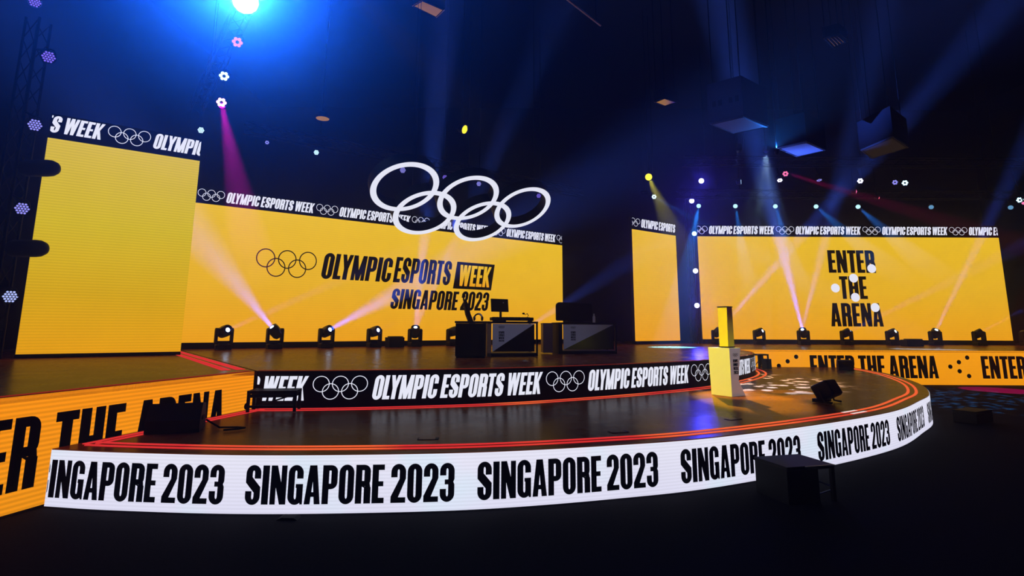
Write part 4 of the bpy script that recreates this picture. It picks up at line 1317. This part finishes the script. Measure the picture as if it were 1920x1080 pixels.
hung_box([(-2.30, 11.50), (-2.03, 11.27), (-1.56, 11.66), (-1.80, 12.0)], 8.8, 9.1, 'small orange-lit ceiling panel at the top middle of the photo')
hung_box([(4.04, 14.96), (4.26, 14.67), (4.70, 14.95), (4.43, 15.26)], 8.0, 8.3, 'small dim orange ceiling panel left of the slotted ceiling box')
hung_box([(7.77, 12.85), (8.07, 12.64), (8.47, 12.97), (8.27, 13.33)], 8.8, 9.1, 'orange-lit slatted ceiling vent at the upper right', slats=5)
for (x, y, z, r, lb) in ((-4.24, 11.75, 6.2, 0.147, 'orange-lit round ceiling disc above the wide centre screen'), (-8.46, 14.58, 8.5, 0.10, 'small pinkish ceiling disc beside the white six-lens light'),
                      (6.83, 27.86, 8.5, 0.22, 'dull orange ceiling disc left of the pale blue six-lens lamp'), (10.93, 28.73, 8.5, 0.14, 'small pale ceiling disc between the first two cyan lamps'),
                      (8.28, 22.88, 8.5, 0.16, 'dim ceiling disc above the highest blue-white lamp')):
    t = thing('ceiling_downlight', lb, 'ceiling light', (x, y, z), 0, 'unlit ceiling discs')
    MB().lathe([(r, 0), (r, 0.05), (r * .8, 0.12), (0.03, 0.16)], 24).build('housing', M['black'], t)
    MB().lathe([(r * .97, -0.008), (r * .97, 0.0), (0.01, 0.001)], 24).build('diffuser', M['pale_board'], t)
    MB().cyl((0, 0, 0.15), (0, 0, CEIL - 0.004 - z), 0.012, n=6).build('hanger_pole', M['black'], t)
t = thing('ceiling_pipe', 'thin dark pipe catching blue light at the top middle of the photo', 'pipe', (0.8, 10.5, 8.6))
MB().cyl((0, 0, 0), (1.25, 1.46, 0), 0.025, n=10).build('pipe', M['bare_metal'], t)
for f in (0.1, 0.9):
    MB().cyl((1.25 * f, 1.46 * f, 0), (1.25 * f, 1.46 * f, CEIL - 8.604), 0.01, n=6).build('drop_rod', M['truss'], t)

# ------------------------------------------------------------------ profile spots of the rig and unseen spots added for their light
def profile_spot(loc, target, label, power, col, angle, blend=0.3, gobo=None, rad=0.04):
    t = thing('profile_spot', label, 'stage light', loc)
    aim = (Vector(target) - Vector(loc)).normalized()
    m = rot_to(aim) @ Matrix.Rotation(R(90), 4, 'X')
    MB().lathe([(0.08, -0.42), (0.10, -0.38), (0.10, -0.12), (0.075, -0.05), (0.085, 0.0), (0.08, 0.0), (0.07, -0.02)], 20, m).build('body', M['black'], t, smooth=True)
    MB().cyl((0, 0, 0.05), (0, 0, CEIL - 0.004 - loc[2]), 0.014, n=6).build('hanger_pole', M['black'], t)
    MB().lathe([(0.068, -0.018), (0.03, -0.008), (0.002, -0.006)], 16, m).build('lens', M['lens_blue'], t)
    spot('beam', t, aim * 0.03, aim, power, col, angle, blend, rad, gobo)
    return t
profile_spot((-4.0, 8.0, 8.3), (3.5, 9.6, 1.25), 'black profile spot added out of view at left above to light the trophy', 7000, (1.0, 0.80, 0.02), 9, 0.5)  # unseen lamp added in place of the yellow lens above the rings
profile_spot((9.2, 19.3, 7.95), (5.35, 12.3, 0.5), 'black profile spot on the upper right truss throwing pale dots on the round stage', 90000, (0.40, 0.68, 1.0), 19, 0.7, gobo=42)
profile_spot((8.2, 19.3, 7.95), (4.75, 14.9, 1.0), 'black profile spot on the upper right truss throwing blue dots on the centre stage', 26000, (0.15, 0.25, 1.0), 13, 0.6, gobo=40)
profile_spot((11.8, 9.0, 9.0), (11.0, 13.2, 0.0), 'black profile spot beyond the right edge throwing teal dots on the hall floor', 45000, (0.03, 0.26, 0.60), 34, 0.7, gobo=48)
profile_spot((15.5, 10.5, 10.0), (13.3, 15.45, 0.0), 'black profile spot beyond the right edge throwing a crimson pool on the hall floor', 75000, (1.0, 0.0, 0.16), 8.5, 0.15)
profile_spot((1.5, 2.5, 7.5), (0.6, 12.2, 1.4), 'black front spot added unseen above the camera to light the desk fronts', 480, (0.62, 0.66, 1.0), 22, 0.8)  # fill lamp added outside the frame to brighten the desk panels
profile_spot((5.4, 3.2, 7.5), (3.75, 9.4, 1.0), 'unseen black front spot above the camera lighting the right face of the plinth', 900, (0.92, 0.92, 1.0), 10, 0.8)  # unseen fill lamp, there only to whiten the plinth's right face
profile_spot((2.6, 9.0, 9.4), (5.6, 13.7, 7.7), 'black spot added out of view above to light the slotted ceiling box blue', 420, (0.02, 0.10, 1.0), 22, 0.9)  # lamp added outside the frame so the box's near face shows blue
q = (7.35, 14.75, 6.55)
t = wash_lamp(q, (0.1, -0.2, 1), 0.05, 'disc', M['lamp_dimcyan'], 'tiny lamp between two ceiling boxes lighting their undersides blue', top=CEIL)
spot('beam', t, (0.0, 0.0, 0.04), (-.3, -.2, 1), 900, (0.02, 0.20, 1.0), 176, 0.2, 0.03)

# ------------------------------------------------------------------ haze filling the hall
mh = bpy.data.materials.new('stage_haze')
mh.use_nodes = True
nt = mh.node_tree; nt.nodes.clear()
o = nt.nodes.new('ShaderNodeOutputMaterial')
ad = nt.nodes.new('ShaderNodeAddShader')
for k, (dens, g) in enumerate(((HAZE_BROAD, 0.1), (HAZE_FORWARD, 0.88))):
    v = nt.nodes.new('ShaderNodeVolumeScatter')
    v.inputs['Color'].default_value = (1, 1, 1, 1)
    v.inputs['Density'].default_value = dens
    v.inputs['Anisotropy'].default_value = g
    nt.links.new(v.outputs[0], ad.inputs[k])
nt.links.new(ad.outputs[0], o.inputs['Volume'])
hz = MB().box((6, 12, 7), (44.6, 40.6, 14.6)).build('haze', mh)
tag(hz, 'thin stage haze filling the whole dark hall', 'haze', kind='stuff')
